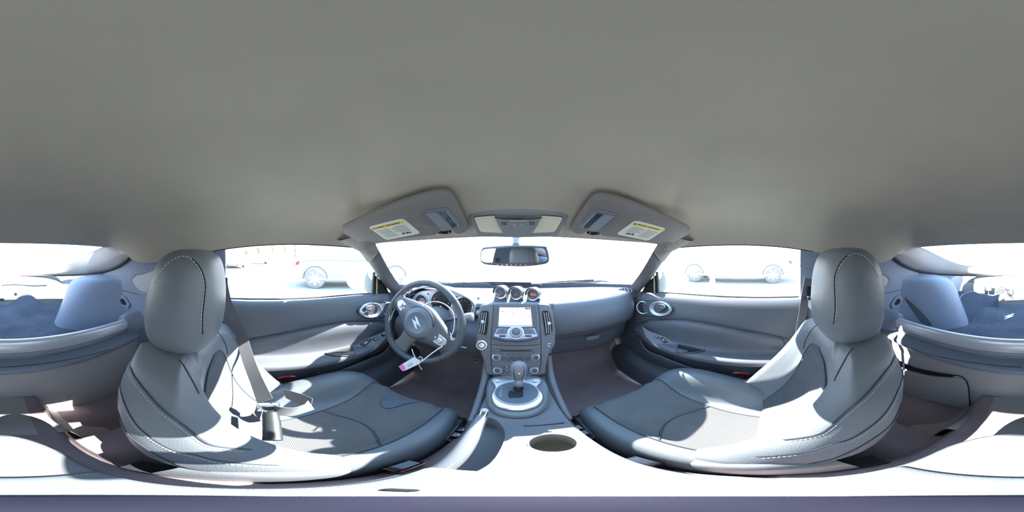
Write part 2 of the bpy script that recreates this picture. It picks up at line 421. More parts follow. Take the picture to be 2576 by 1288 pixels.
for s, R in ((1, dR), (-1, dL)):
    f = (lambda p: V(p)) if s > 0 else mir
    nrm = V(-s, 0, 0)
    # crease bead
    cz = [(1606, 822), (1620, 813), (1659, 805), (1718, 805), (1802, 818), (1881, 833), (1939, 841), (1966, 852), (1974, 866)]
    tube('crease_bead', [f(onR(u, v, .001)) for u, v in cz], .003, PIP, R, seg=6, nv=4)
    # oval housing with the air vent and the door pull
    def oval(uc, vc, ru, rv, tilt=0, n=28, egg=0):
        o = []
        for i in range(n):
            a = 2*pi*i/n; x = ru*cos(a); y = rv*sin(a)*(1+egg*cos(a)); t = radians(tilt)
            o.append(PX(uc+x*cos(t)-y*sin(t), vc+x*sin(t)+y*cos(t), .655))
        return o
    O = oval(1648, 775, 47, 19, 4, 32, -.12)
    plate('vent_housing', [f(p) for p in O], nrm, .006, PLD, R, bev=.002)
    tube('housing_rim', [f(p+V(-.006, 0, 0)) for p in O], .0022, PIP, R, seg=6, closed=True)
    vc = PX(1620, 773, .655)
    c = vc+V(-.006, 0, 0); r = .040
    X = V(-.55, -.83, 0)*-1; n2 = V(-.80, -.58, .1).normalized() # the vent turns towards the seats
    vn = V(-.92, -.38, .08).normalized()
    lathe('vent_ring', [(r, -.01), (r, .008), (r-.003, .011), (r-.006, .009), (r-.006, -.012)], f(c), f(vn), ALU, R, seg=36)
    lathe('vent_cavity', [(r-.006, 0), (r-.008, -.010), (.0001, -.016)], f(c), f(vn), BLK, R, seg=30)
    xx, yy = frame(vn); vd = yy if abs(yy.z) < abs(xx.z) else xx; vu = vn.cross(vd)
    for k in (-1, 0, 1):
        q = c+V(0, 0, .016*k); hw = sqrt((r-.008)**2-(.016*k)**2)
        plate('vent_blade', [f(q+vd*a*hw+vn*b*1+V(0, 0, .001)) for a, b in ((-1, .001), (1, .001), (1, .004), (-1, .004))], (0, 0, 1), .002, PLM, R)
    # inner door pull: a silver bowl with its lever
    hc = PX(1667, 777, .655)+V(-.006, 0, 0)
    ring = oval(1665, 776, 28, 18, 8, 32, -.15)
    ring = [p+V(-.004, 0, 0) for p in ring]; cen = sum(ring, V(0, 0, 0))/32
    rows = [[p+V(.004, 0, 0) for p in ring], [p+V(-.010, 0, 0)-(p-cen)*.02 for p in ring], [p+V(-.012, 0, 0)-(p-cen)*.10 for p in ring], [p+V(-.004, 0, 0)-(p-cen)*.26 for p in ring], [p+V(.004, 0, 0)-(p-cen)*.55 for p in ring], [cen+V(.008, 0, 0)+(p-cen)*.02 for p in ring]]
    hb = surf('door_handle', [[f(p) for p in r] for r in rows], SILP, R, nu=1, nv=3, closed=True, angle=70)
    lv = [PX(1652, 768, .641), PX(1660, 763, .635), PX(1672, 766, .634), PX(1676, 774, .637), PX(1668, 779, .640), PX(1657, 785, .642)]
    plate('handle_lever', [f(p) for p in rnd(lv, .01)], nrm, .008, SIL, hb, bev=.002)
    plate('lock_tab', [f(p) for p in rnd([PX(1660, 771, .634), PX(1670, 770, .634), PX(1673, 775, .634), PX(1663, 776, .634)], .003)], nrm, .006, PLM, hb, bev=.001)
    # window switch plate on the armrest
    q = [(1618, 826), (1640, 839), (1672, 846), (1702, 863), (1697, 884), (1676, 884), (1650, 872), (1628, 852)]
    pts = [onR(u, v, .003) for u, v in q]; sn = V(0, 0, 0)
    c0 = sum(pts, V(0, 0, 0))/len(pts); sn = ((pts[2]-c0).cross(pts[6]-c0)).normalized()
    if sn.z < 0: sn = -sn
    pts = [p-sn*(p-c0).dot(sn) for p in pts]
    sw = plate('switch_plate', [f(p+sn*.002) for p in rnd(pts, .012)], f(sn), .006, PLM, R, bev=.002)
    def onS(u, v, off): return PP(u, v, c0, sn, off)
    if s > 0: boxes = [((1645, 847), (1652, 846), (1660, 851), (1653, 853)), ((1659, 852), (1668, 850), (1681, 862), (1671, 865))]
    else: boxes = [((1660, 853), (1672, 849), (1690, 862), (1677, 869)), ((1652, 846), (1660, 843), (1667, 849), (1659, 852)), ((1642, 848), (1649, 845), (1657, 852), (1650, 855))]
    for i, bx in enumerate(boxes):
        big = (i == 1) if s > 0 else (i == 0)
        P0 = [onS(u, v, .008) for u, v in bx]; cc = sum(P0, V(0, 0, 0))/4
        b = plate('window_switch', [f(p) for p in P0], f(sn), .0015, BLK, sw, bev=.0004)
        plate('rocker', [f(cc+(p-cc)*(.55 if big else .7)+sn*.001) for p in P0], f(sn), .004, PLM, b, bev=.001)
        plate('symbol', [f(cc+(p-cc)*.22+sn*.0052) for p in P0], f(sn), .0003, PRT, b)
    if s < 0: lathe('mirror_knob', [(.010, 0), (.010, .008), (.007, .012), (.0001, .012)], f(onS(1631, 839, .007)), f(sn), BLG, sw, seg=16)
    # grab recess in the armrest
    q = [(1706, 867), (1735, 873), (1774, 882), (1752, 888), (1722, 890), (1701, 886)]
    gp = [onR(u, v, .002) for u, v in q]
    cc = sum(gp, V(0, 0, 0))/len(gp)
    rr = [cc+(p-cc)*1.06 for p in rnd(gp, .008)]
    gsr = surf('grab_recess', [[f(p) for p in rr], [f(p+V(0, 0, .003)) for p in rnd(gp, .008)], [f(cc+(p-cc)*.9+V(0, 0, .001)) for p in rnd(gp, .008)], [f(cc+(p-cc)*.02+V(0, 0, .0)) for p in rnd(gp, .008)]], BLK, R, nu=1, nv=1, closed=True)
    tube('recess_rim', [f(p+V(0, 0, .0028)) for p in rnd(gp, .008)], .0026, PLA, R, seg=6, closed=True)
    # door pocket with its curled lip
    lip = [(.628, .66, -.52), (.622, .62, -.56), (.618, .56, -.575), (.612, .50, -.566), (.612, .42, -.572), (.612, .32, -.582), (.616, .26, -.588), (.630, .235, -.57)]
    low = [V(.655, y, -.69) for _, y, _ in lip]
    surf('door_pocket', [[f(V(p)+V(.006, 0, -.003)) for p in lip], [f(p) for p in lip], [f(V(p)+V(.004, 0, -.03)) for p in lip], [f(p) for p in low]], PLD, R, nu=4, nv=3)
    tube('pocket_lip', [f(V(p)+V(.002, 0, .001)) for p in lip], .003, PLM, R, seg=6, nv=4)
    # red courtesy reflector low on the door
    rc = PX(1866, 940.5, .660); ro = ring_poly(rc+V(-.002, 0, 0), (0, 1, 0), (0, 0, 1), .034, .0115, 24, 2.6)
    plate('reflector_bezel', [f(p+(p-rc)*.14) for p in ro], nrm, .003, SILP, R, bev=.001)
    plate('courtesy_reflector', [f(p+V(-.003, 0, 0)) for p in ro], nrm, .004, RED, R, bev=.002)
    # belt line seal under the glass
    tube('glass_seal', [f(p) for p in ((.712, .585, -.213), (.71, .45, -.2), (.709, .23, -.192), (.709, -.0, -.188), (.709, -.13, -.188))], .004, mat('seal rubber', (60, 60, 62), .7), R, seg=6, nv=3)
# sill plates, floor
for s in (-1, 1):
    o = surf('trim_%d' % (14 if s < 0 else 15), [[(s*.668, .69, z), (s*.672, .80, z), (s*.68, 1.0, z), (s*.70, 1.2, z)] for z in (-.205, -.4, -.6, -.90)], PLD, nu=2, nv=2)
    struct(o, 'dark kick panel closing the %s footwell' % ('left' if s < 0 else 'right'), 'kick panel')
for s in (-1, 1):
    f = (lambda p: V(p[0]*s, p[1], p[2]))
    o = surf('trim_%d' % (7 if s < 0 else 8), [[f((x, y, z+(.02 if y > .6 else 0))) for x, z in ((.70, -.70), (.655, -.695), (.625, -.705), (.60, -.73), (.59, -.80), (.585, -.86))] for y in (.9, .75, .6, .4, .2, 0, -.2)], PLD, nu=4, nv=2)
    struct(o, '%s door sill plate beside the seat' % ('left' if s < 0 else 'right'), 'door sill')
def sm(a, b, x): t = max(0, min(1, (x-a)/(b-a))); return t*t*(3-2*t)
def hfloor(x, y):
    z = -.86; ax = abs(x)
    z = max(z, -.86+.20*(1-sm(.12, .19, ax)))         # tunnel
    if y < .0: z = max(z, -.86+.13*sm(-.02, -.22, y)*(1-sm(-.31, -.36, y))*1)
    if y < -.30: z = max(z, -.86+.05*sm(-.3, -.5, y)+.0)
    if y < 0: z = max(z, -.86+.205*(1-sm(.13, .21, ax)))
    if y > .75: z += .38*sm(.75, 1.12, y)
    return z
xs = [-.66+1.32*i/80 for i in range(81)]; ys = [-.60+1.75*i/110 for i in range(111)]
vs, fs = gridf([[V(x, y, hfloor(x, y)) for x in xs] for y in ys])
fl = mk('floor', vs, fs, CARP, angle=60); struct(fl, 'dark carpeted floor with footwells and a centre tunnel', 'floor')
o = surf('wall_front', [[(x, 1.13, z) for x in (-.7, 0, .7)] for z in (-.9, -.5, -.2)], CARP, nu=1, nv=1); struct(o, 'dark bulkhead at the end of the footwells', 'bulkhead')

# ------------------------------------------------------------------ rear side walls, bulkhead, hatch
for s in (-1, 1):
    nm = 'left' if s < 0 else 'right'
    f = (lambda p: V(p[0]*s, p[1], p[2]))
    rows = [
        [(.612, -.12, .03), (.665, -.13, -.08), (.69, -.135, -.19), (.665, -.135, -.35), (.66, -.135, -.6), (.66, -.135, -.86)],
        [(.612, -.22, .012), (.645, -.22, -.08), (.655, -.22, -.19), (.645, -.22, -.35), (.64, -.22, -.6), (.64, -.22, -.86)],
        [(.604, -.36, -.012), (.628, -.36, -.08), (.638, -.36, -.19), (.632, -.36, -.35), (.63, -.36, -.6), (.63, -.36, -.86)],
        [(.602, -.50, -.022), (.622, -.50, -.07), (.630, -.50, -.19), (.626, -.50, -.35), (.62, -.50, -.6), (.62, -.50, -.86)],
        [(.606, -.58, -.006), (.620, -.62, -.07), (.625, -.64, -.19), (.62, -.66, -.35), (.61, -.66, -.6), (.61, -.66, -.86)],
        [(.625, -.78, -.07), (.630, -.80, -.12), (.63, -.84, -.19), (.62, -.85, -.35), (.61, -.85, -.6), (.61, -.85, -.86)],
        [(.66, -1.15, -.13), (.67, -1.15, -.16), (.66, -1.15, -.22), (.64, -1.15, -.35), (.62, -1.15, -.6), (.62, -1.15, -.86)],
        [(.56, -1.50, -.165), (.56, -1.50, -.18), (.56, -1.5, -.22), (.56, -1.5, -.35), (.56, -1.5, -.6), (.56, -1.5, -.86)]]
    W = surf('wall_%s' % nm, [[f(p) for p in r] for r in rows], PLR, nu=5, nv=5, angle=70)
    struct(W, 'blue-grey moulded rear side panel on the %s behind the seat' % nm, 'side trim')
    BW = bvh(W)
    def onW(u, v, off=.002):
        uu = u if s > 0 else 2576-u-8
        h = cast(BW, C0, ray(uu, v), off); return h if h is not None else PX(uu, v, s*.63)
    # quarter glass in its scoop
    qp = [onW(u, v, .002) for u, v in ((2170, 672), (2204, 686), (2226, 689), (2240, 702), (2234, 718), (2214, 738), (2170, 745))]
    qr = rnd(qp, .02); qc = sum(qr, V(0, 0, 0))/len(qr)
    surf('window_recess', [qr, [p+(qc-p)*.18+V(s*.004, 0, 0) for p in qr], [p+(qc-p)*.2+V(s*.004, 0, 0) for p in qr]], mat('pale trim', (150, 156, 162), .6), W, nu=1, nv=1, closed=True)
    g = mk('window_%d' % (5 if s < 0 else 6), [p+(qc-p)*.2+V(-s*.0015, 0, 0) for p in qr], [tuple(range(len(qr)))], mat('frosted light trim', (190, 196, 200), .3))
    struct(g, 'small %s quarter light set in the rear side panel' % nm, 'window')
    # seat belt outlet: a plate with an angular opening
    bo = [onW(u, v, .003) for u, v in ((2239, 765), (2250, 748), (2262, 741), (2269, 748), (2268, 760), (2258, 772), (2243, 776))]
    bp_ = plate('belt_outlet', rnd(bo, .008), (-s, .1, 0), .005, PLR, W, bev=.002)
    oc = sum(bo, V(0, 0, 0))/len(bo)
    plate('outlet_hole', [oc+(p-oc)*.5+V(-s*.0055, 0, 0) for p in bo], (-s, .1, 0), .001, BLK, bp_)
    SG = [onW(u, v, .001) for u, v in ((2216, 742), (2240, 735), (2270, 728), (2300, 722))]
    tube('panel_joint', SG, .0012, SEAM, W, seg=5, nv=3)
    tube('panel_joint', [onW(u, v, .001) for u, v in ((2315, 684), (2312, 700), (2303, 721))], .0012, SEAM, W, seg=5, nv=3)
    # strut tower cover
    T = [
        [(.630, -.655, -.13), (.632, -.65, -.20), (.626, -.64, -.33), (.600, -.63, -.52)],
        [(.622, -.70, -.122), (.605, -.70, -.18), (.580, -.70, -.33), (.540, -.70, -.52)],
        [(.600, -.82, -.120), (.515, -.82, -.150), (.455, -.82, -.30), (.400, -.82, -.52)],
        [(.58, -.92, -.125), (.475, -.92, -.155), (.405, -.92, -.29), (.330, -.92, -.52)],
        [(.60, -1.02, -.14), (.48, -1.02, -.175), (.415, -1.02, -.31), (.335, -1.02, -.52)],
        [(.63, -1.08, -.15), (.54, -1.08, -.20), (.50, -1.08, -.33), (.45, -1.08, -.52)],
        [(.64, -1.12, -.16), (.63, -1.12, -.22), (.62, -1.12, -.35), (.62, -1.12, -.52)]]
    TC = surf('trim_%d' % (9 if s < 0 else 10), [[f(p) for p in r] for r in T], PLR, nu=6, nv=5, angle=70)
    struct(TC, 'moulded blue-grey strut tower cover bulging into the %s of the cargo bay' % nm, 'strut tower cover')
# hatch surround and glass
oh = [(.595, -.575, .006), (.60, -.60, -.015), (.61, -.69, -.055), (.625, -.82, -.090), (.63, -1.0, -.125), (.62, -1.18, -.150), (.56, -1.34, -.168), (.44, -1.43, -.176), (.25, -1.47, -.178), (0, -1.48, -.178)]
ih = [(.575, -.66, .046), (.568, -.72, .050), (.562, -.80, .032), (.556, -.90, .006), (.548, -1.03, -.030), (.53, -1.18, -.066), (.49, -1.33, -.096), (.40, -1.42, -.104), (.24, -1.47, -.106), (0, -1.48, -.106)]
mid = [V(a).lerp(V(b), .5)+V(-.012 if a[0] > .3 else 0, .012 if a[1] < -1.2 else 0, -.012) for a, b in zip(oh, ih)]
def full(r): r = [V(p) for p in r]; return r+[mir(p) for p in r[-2::-1]]
hf = surf('trim_11', [full(oh), full([V(a).lerp(V(b), .15)+V(-.006*(a[0] > .3), .006, -.006) for a, b in zip(oh, ih)]), full(mid), full(ih), full([V(p)+V(-.004, .004, .012) for p in ih])], RER, nu=4, nv=4, angle=70)
struct(hf, 'curved grey hatch surround below the rear window', 'hatch trim')
tube('hatch_seal', [V(p)+V(0, 0, -.004) for p in full(oh)], .008, mat('seal rubber dark', (40, 38, 44), .6), hf, seg=8, nv=3)
for dz in (.018, .034):
    tube('demister_rail', [V(p)+V(-.004, .006, -dz) for p in full(ih)[8:-8]], .0025, SIL, hf, seg=6, nv=3)
gl = [full(ih)]
hg = surf('window_4', [[V(x, -.76, .06-.03*(abs(x)/.57)**2) for x in (-.6, -.3, 0, .3, .6)], [V(x, -1.12, -.00-.05*(abs(x)/.57)**2) for x in (-.6, -.3, 0, .3, .6)], [V(x, -1.50, -.1) for x in (-.58, -.3, 0, .3, .58)]], GL, nu=4, nv=4)
struct(hg, 'sloping rear hatch glass, blank white daylight beyond', 'window')
# bar housing, bulkhead panel behind the seats
def prof(x):
    k = (abs(x)/.62)
    return [(x, -.635, -.50), (x, -.632, -.45+.03*k), (x, -.622, -.43+.05*k), (x, -.60, -.425+.05*k), (x, -.565, -.432+.05*k), (x, -.530, -.445+.045*k), (x, -.520, -.458+.04*k), (x, -.528, -.474+.035*k), (x, -.545, -.49+.03*k), (x, -.55, -.56), (x, -.553, -.655), (x, -.556, -.76), (x, -.558, -.87)]
bk = surf('wall_back', [prof(-.62+1.24*i/20) for i in range(21)], RER, nu=4, nv=1, angle=60)
struct(bk, 'grey moulded bulkhead between the cabin and the cargo bay', 'bulkhead')
BB = bvh(bk)
bk.data.materials.append(PLR)
m_ = 12*4
for i, p in enumerate(bk.data.polygons):
    if i % m_ < 30: p.material_index = 1
for s in (-1, 1):
    tube('trim_seam', [cast(BB, C0, ray(1288+s*(1288-u)-4 if s > 0 else u, v), .001) or V(0, -.55, -.5) for u, v in ((2, 924), (98, 916), (196, 900), (277, 878))], .0012, SEAM, bk, seg=5, nv=3)
q = [PY(u, v, -.548) for u, v in ((2262, 925), (2285, 935), (2360, 948), (2420, 951), (2436, 972), (2439, 1021), (2360, 1010), (2262, 985))]
gb = plate('storage_door', rnd(q, .02), (0, 1, 0), .006, RER, bk, bev=.002)
plate('storage_gap', [PY(u, v, -.540) for u, v in ((2258, 905), (2300, 925), (2360, 938), (2406, 944), (2395, 949), (2340, 944), (2290, 932), (2258, 919))], (0, 1, 0), .001, BLK, bk)
tube('door_gap', [PY(u, v, -.541) for u, v in ((2406, 944), (2424, 951), (2436, 972), (2440, 1021))], .0022, BLK, bk, seg=5, nv=4)
# tunnel hump behind the console
rows = []
for y in (-.58, -.545, -.50, -.42, -.36, -.33):
    e = .02*sm(-.42, -.33, y)
    rows.append([(-.30, y, -.84), (-.19-e, y, -.80), (-.155-e, y, -.70), (-.135-e, y, -.665), (-.09, y, -.655), (0, y, -.652), (.09, y, -.655), (.135+e, y, -.665), (.155+e, y, -.70), (.19+e, y, -.80), (.30, y, -.84)])
hp = surf('trim_12', rows, RER, nu=4, nv=4); struct(hp, 'grey moulded tunnel cover behind the centre console', 'tunnel cover')
tube('tunnel_seam', [(x, -.553, -.654) for x in (-.13, 0, .13)], .0015, SEAM, hp, seg=5)
# cargo floor: the carpet rises in folds towards the tail
def hc(x, y):
    z = -.455+.03*sm(-.95, -1.35, y)
    z += .075*sm(-1.12, -1.36, y)*(.5-.5*cos(min(1, max(0, (-x-.05)/.35))*2*pi))*1.3
    z += .10*sm(-1.0, -1.3, y)*sm(.12, .42, x)
    z -= .02*(1-sm(-.66, -.69, y))*0
    z += .004*sin(x*23+y*9)+.003*sin(y*31-x*7)
    return z
cg = mk('floor_cargo', *gridf([[V(x, y, hc(x, y)) for x in [-.60+1.2*i/60 for i in range(61)]] for y in [-.638-.735*j/60 for j in range(61)]]), CARB, angle=70)
cg.name = 'cargo_carpet'; tag(cg, 'dark carpet lying rumpled across the cargo bay floor', 'carpet')
# back panel of bare steel
bp = surf('trim_13', [[(x, -1.39, -.50), (x, -1.40, -.36), (x, -1.42, -.30), (x, -1.44, -.262), (x, -1.45, -.255), (x, -1.46, -.20), (x, -1.48, -.17)] for x in (-.6, -.4, -.2, 0, .2, .4, .6)], STEEL, nu=4, nv=1)
struct(bp, 'bare pale steel tail panel with trim removed', 'tail panel')
plate('round_hole', ring_poly(PY(39, 740, -1.40), (1, 0, 0), (0, 0, 1), .014, .014, 20), (0, 1, 0), .001, BLK, bp)
plate('oval_hole', ring_poly(PY(5, 753, -1.388), (1, 0, 0), (0, 0, 1), .020, .010, 20), (0, 1, 0), .001, BLK, bp)
for u, v in ((13, 719), (24, 718), (48, 729), (55, 723), (65, 724), (81, 722), (81, 727)): lathe('panel_bolt', [(.004, 0), (.004, .003), (.0001, .004)], PY(u, v, -1.43), (0, 1, 0), SIL, bp, seg=8)
tube('striker_rail', [PY(u, v, -1.41) for u, v in ((2, 712), (40, 710), (80, 715), (118, 714))], .007, mat('bright rail', (235, 232, 238), .3), bp, seg=8, nv=3)
rbox('wiring_box', PY(2470, 729, -1.36), (.06, .03, .065), PLM, bp, .004)
rbox('wiring_box', PY(2488, 724, -1.36), (.05, .03, .05), PLM, bp, .004)
rbox('lock_block', PY(2478, 768, -1.33), (.10, .03, .05), SILP, bp, .004)
tube('wire_loop', [PY(u, v, -1.35) for u, v in ((2500, 722), (2520, 716), (2541, 720), (2542, 732), (2533, 736), (2527, 726), (2530, 718))], .004, GRY, bp, seg=6, nv=4)
tube('wiring', [PY(u, v, -1.35) for u, v in ((2496, 724), (2510, 727), (2524, 722), (2540, 740), (2544, 742))], .0035, BLK, bp, seg=6, nv=4)
# ------------------------------------------------------------------ dashboard
def prof_p(x, y0, bulge=0):   # passenger side section at x; y0 = rear face
    return [(x, y0+.42, -.215), (x, y0+.25, -.203), (x, y0+.10, -.198), (x, y0+.04, -.202), (x, y0+.01, -.216), (x, y0-.008, -.245), (x, y0-.014-bulge, -.29), (x, y0-.01-bulge, -.34), (x, y0+.005, -.375), (x, y0+.03, -.395), (x, y0+.05, -.41), (x, y0+.07, -.47), (x, y0+.11, -.54), (x, y0+.30, -.60), (x, y0+.45, -.62)]
D = thing('dashboard', 'wide blue-grey moulded dashboard below the windscreen', 'dashboard', (0, .8, -.5))
st = [(.13, .655, 0), (.20, .655, .004), (.32, .650, .012), (.45, .655, .010), (.54, .675, .004), (.60, .70, 0), (.635, .73, 0), (.655, .80, 0)]
ps = surf('dash_panel', [prof_p(x, y, b) for x, y, b in st], PLA, D, nu=4, nv=4, angle=70)
st2 = [(-.655, .80), (-.64, .735), (-.60, .70), (-.555, .685)]
surf('dash_panel', [prof_p(x, y) for x, y in st2], PLA, D, nu=4, nv=4, angle=70)
# driver's side: lower knee panel, the sloped top behind the instruments
def prof_d(x, k): return [(x, 1.08, -.215), (x, .95, -.205), (x, .86, -.200+.0*k), (x, .80, -.205), (x, .775, -.225), (x, .775, -.30), (x, .70, -.335), (x, .665, -.36), (x, .655, -.40), (x, .67, -.46), (x, .72, -.52), (x, .95, -.60), (x, 1.1, -.62)]
surf('dash_panel', [prof_d(x, 0) for x in (-.60, -.5, -.4, -.3, -.2, -.13)], PLA, D, nu=4, nv=4, angle=70)
surf('dash_top', [[(x, 1.08, -.216), (x, .95, -.206), (x, .82, -.2), (x, .72, -.199), (x, .665, -.203), (x, .655, -.22)] for x in (-.17, -.08, 0, .08, .15)], PLA, D, nu=3, nv=3)
BP = bvh(ps)
def pxd(pts, off=.001, B=None, n=5): return pxcast(B or BP, pts, off, n)
t_ = pxd([(1405, 846), (1450, 838), (1500, 828), (1545, 815), (1590, 800)])
if len(t_) > 2: tube('glovebox_seam', t_, .0012, SEAM, D, seg=5)
# glovebox latch
gp = PY(1484, 851, .69)
plate('glovebox_latch', rnd([PY(u, v, .668) for u, v in ((1476, 847), (1507, 842), (1505, 850), (1474, 857))], .004), (0, -1, 0), .006, PLM, D, bev=.002)
# dash end vents (demister)
for s in (-1, 1):
    c = V(.575*s, .728, -.208)
    n = V(-.25*s, -.55, .8).normalized(); X = V(.93*s, -.32, 0).normalized(); X = (X-n*X.dot(n)).normalized(); Y = n.cross(X)
    o = ring_poly(c, X, Y, .048, .028, 28); 
    e = plate('demister_vent', o, n, .006, PLA, D, bev=.002)
    plate('vent_slot', [c+(p-c)*.8+n*.0065 for p in o], n, .001, BLK, e)
    for k in (-1, 0, 1): plate('vent_vane', [c+n*.007+X*(k*.018+a)+Y*b for a, b in ((-.003, -.02), (.003, -.02), (.003, .02), (-.003, .02))], n, .004, PLM, e)
# ------------------------------------------------------------------ centre stack
SN = V(0, -1, .18).normalized(); SN = V(0, -.955, .296).normalized()
SP = V(0, .655, -.2)
def S(u, v, off=0): return PP(u, v, SP, SN, off)
CS = thing('centre_stack', 'grey centre stack with screen, vents and control knobs', 'console', (0, .62, -.5))
out = [(1208, 766), (1250, 761), (1298, 760), (1345, 761), (1384, 765), (1391, 790), (1397, 830), (1396, 869), (1383, 886), (1376, 909), (1372, 940), (1350, 946), (1298, 950), (1246, 946), (1222, 940), (1217, 909), (1208, 884), (1196.5, 869), (1197.5, 840), (1203, 795)]
op = rnd([S(u, v) for u, v in out], .012)
plate('stack_fascia', [p-SN*.045 for p in op], SN, .05, PLM, CS, bev=.006)
# side cheeks of the stack down to the console
for s in (-1, 1):
    o_ = [(.135*s, .655, -.21), (.152*s, .655, -.34), (.148*s, .64, -.42), (.112*s, .62, -.47), (.098*s, .60, -.56)]
    surf('stack_cheek', [[V(p)+V(0, .02, 0) for p in o_], [V(p)+V(.006*s, .06, 0) for p in o_], [V(p)+V(.0, .2, -.02) for p in o_]], PLM, CS, nu=3, nv=2)
# inner panel (centre strip) outline groove
gv = [(1242, 768), (1240, 800), (1236, 850), (1236, 900), (1240, 930), (1254, 942), (1298, 948), (1343, 942), (1357, 930), (1361, 900), (1360, 850), (1357, 800), (1353, 768)]
tube('fascia_groove', [S(u, v, .0055) for u, v in gv], .0012, SEAM, CS, seg=6, nv=4)
tube('fascia_groove', [S(u, v, .0055) for u, v in ((1236, 866), (1260, 868), (1298, 869), (1337, 868), (1361, 865))], .0010, SEAM, CS, seg=5, nv=3)
# display
scr = [(1257, 773), (1334, 773), (1339, 821), (1254, 821)]
fr = [(1246, 768), (1347, 768), (1350, 824), (1298, 825.5), (1243, 824)]
DS = plate('display', rnd([S(u, v, .004) for u, v in fr], .006), SN, .003, mat('display bezel', (92, 98, 108), .4), CS, bev=.001)
SCRM = mat('screen pale', (240, 232, 235), .3, emit=.42)
plate('screen', [S(u, v, .0072) for u, v in scr], SN, .0006, SCRM, DS)
PK = mat('map road pink', (222, 140, 155), .5, emit=.35); TL = mat('map lake teal', (110, 185, 190), .5, emit=.3)
def sline(nm, pts, w, m, off=.0084, par=None):
    P = [S(u, v, off) for u, v in pts]; mk(nm, *tubev(P, w, 4, flat=.2, up=SN), m, par or DS)
sline('map_road', [(1259, 782), (1275, 783), (1287, 784.5), (1291, 788), (1300, 789), (1315, 787), (1335, 783)], .0007, PK)
sline('map_road', [(1294, 774), (1293.5, 789)], .0006, PK); sline('map_road', [(1289, 783), (1288, 787), (1292, 789)], .0006, PK)
sline('map_road', [(1291, 789), (1289, 797), (1286, 800)], .0005, PK)
plate('map_lake', [S(u, v, .0079) for u, v in ((1304, 774), (1299, 778), (1303, 781), (1305, 781), (1302, 778), (1306, 774))], SN, .0003, TL, DS)
plate('screen_clock', [S(u, v, .0079) for u, v in ((1321, 774), (1333, 774), (1333, 778), (1321, 778))], SN, .0003, INK, DS)
text('clock_digits', '11:53', S(1327, 776, .0085), (1, 0, 0), SN, .0055, SCRM, DS)
plate('screen_status_bar', [S(u, v, .0079) for u, v in ((1254.5, 816.5), (1338.7, 816.5), (1339, 820.8), (1254, 820.8))], SN, .0003, mat('status bar', (160, 175, 205), .5, emit=.35), DS)
plate('map_compass', ring_poly(S(1331, 795.5, .0079), (1, 0, 0), SN.cross(V(1, 0, 0)), .0024, .0024, 14), SN, .0003, GRY, DS)
plate('route_shield', ring_poly(S(1264.5, 783.5, .0079), (1, 0, 0), SN.cross(V(1, 0, 0)), .0026, .0014, 10), SN, .0003, INK, DS)
plate('car_cursor', [S(u, v, .0079) for u, v in ((1292, 794), (1294, 796), (1291.5, 797))], SN, .0003, RED, DS)
# round-cornered side vents
for L in (0, 1):
    q = [(1212, 783), (1228, 782), (1230.5, 795), (1229, 820), (1224, 843), (1215, 840), (1206, 832), (1208, 800)] if not L else [(1364, 782), (1378, 782), (1384, 795), (1389, 820), (1388, 834), (1380, 840), (1371, 843), (1366, 815), (1363, 795)]
    V_ = plate('side_vent', rnd([S(u, v, .004) for u, v in q], .006), SN, .002, BLK, CS)
    tube('vent_rim', [S(u, v, .006) for u, v in [(p[0], p[1]) for p in q]], .0012, PLM, V_, seg=6, closed=True, nv=4)
    for k in range(3):
        a = [(1214, 786), (1208, 833)] if not L else [(1367, 786), (1374, 838)]
        dx = k*5.2
        P = [S(a[0][0]+dx, a[0][1], .009), S((a[0][0]+a[1][0])/2+dx+(1.2 if L else 0), (a[0][1]+a[1][1])/2, .009), S(a[1][0]+dx*(.95), a[1][1]+(k*2 if not L else -k*1), .009)]
        tube('vent_louvre', P, .0013, ALU, V_, seg=6, nv=3, flat=2.2, up=SN)
    cu = (1215, 809) if not L else (1380, 813)
    lathe('vent_thumbwheel', [(.0072, 0), (.0072, .006), (.005, .008), (.0001, .008)], S(*cu, .009), SN, SILP, V_, seg=20)
# tilted control panel under the screen
cp = [(1249, 824), (1347, 824), (1358, 848), (1330, 855), (1298, 858), (1265, 855), (1237, 848)]
n2 = V(0, -.72, .69).normalized(); base = S(1298, 824, .006)
def T(u, v, off=0): return PP(u, v, base, n2, off)
cpp = [T(u, v, 0) for u, v in cp]
CP = plate('control_panel', rnd([p-n2*.03 for p in cpp], .006), n2, .031, mat('panel edge blue grey', (96, 104, 128), .4), CS, bev=.003)
cs = [(1252, 826), (1344, 826), (1353, 846), (1328, 851), (1298, 854), (1268, 851), (1242, 846)]
plate('silver_inlay', rnd([T(u, v, .001) for u, v in cs], .005), n2, .0012, SILP, CP, bev=.0005)
for kx, (u0, u1, w0, w1) in enumerate(((1254, 1279, 1247, 1273), (1314, 1340, 1321, 1349))):
    for r in range(3):
        for c in range(2):
            def L_(u0, u1, t): return u0+(u1-u0)*t
            a, b = r/3, (r+1)/3; la, ra = L_(u0, w0, a), L_(u1, w1, a); lb, rb = L_(u0, w0, b), L_(u1, w1, b)
            x0, x1 = c/2, (c+1)/2
            q = [T(L_(la, ra, x0)+.5, 827+14*a+.5, .0022), T(L_(la, ra, x1)-.5, 827+14*a+.5, .0022), T(L_(lb, rb, x1)-.5, 827+14*b-.4, .0022), T(L_(lb, rb, x0)+.5, 827+14*b-.4, .0022)]
            k_ = plate('panel_button', q, n2, .002, PLD, CP, bev=.0005)
            cc = sum(q, V(0, 0, 0))/4; plate('button_legend', [cc+n2*.0022+V(x*.0035, 0, 0)+n2.cross(V(1, 0, 0))*y*.0007 for x, y in ((-1, -1), (1, -1), (1, 1), (-1, 1))], n2, .0002, PRT, k_)
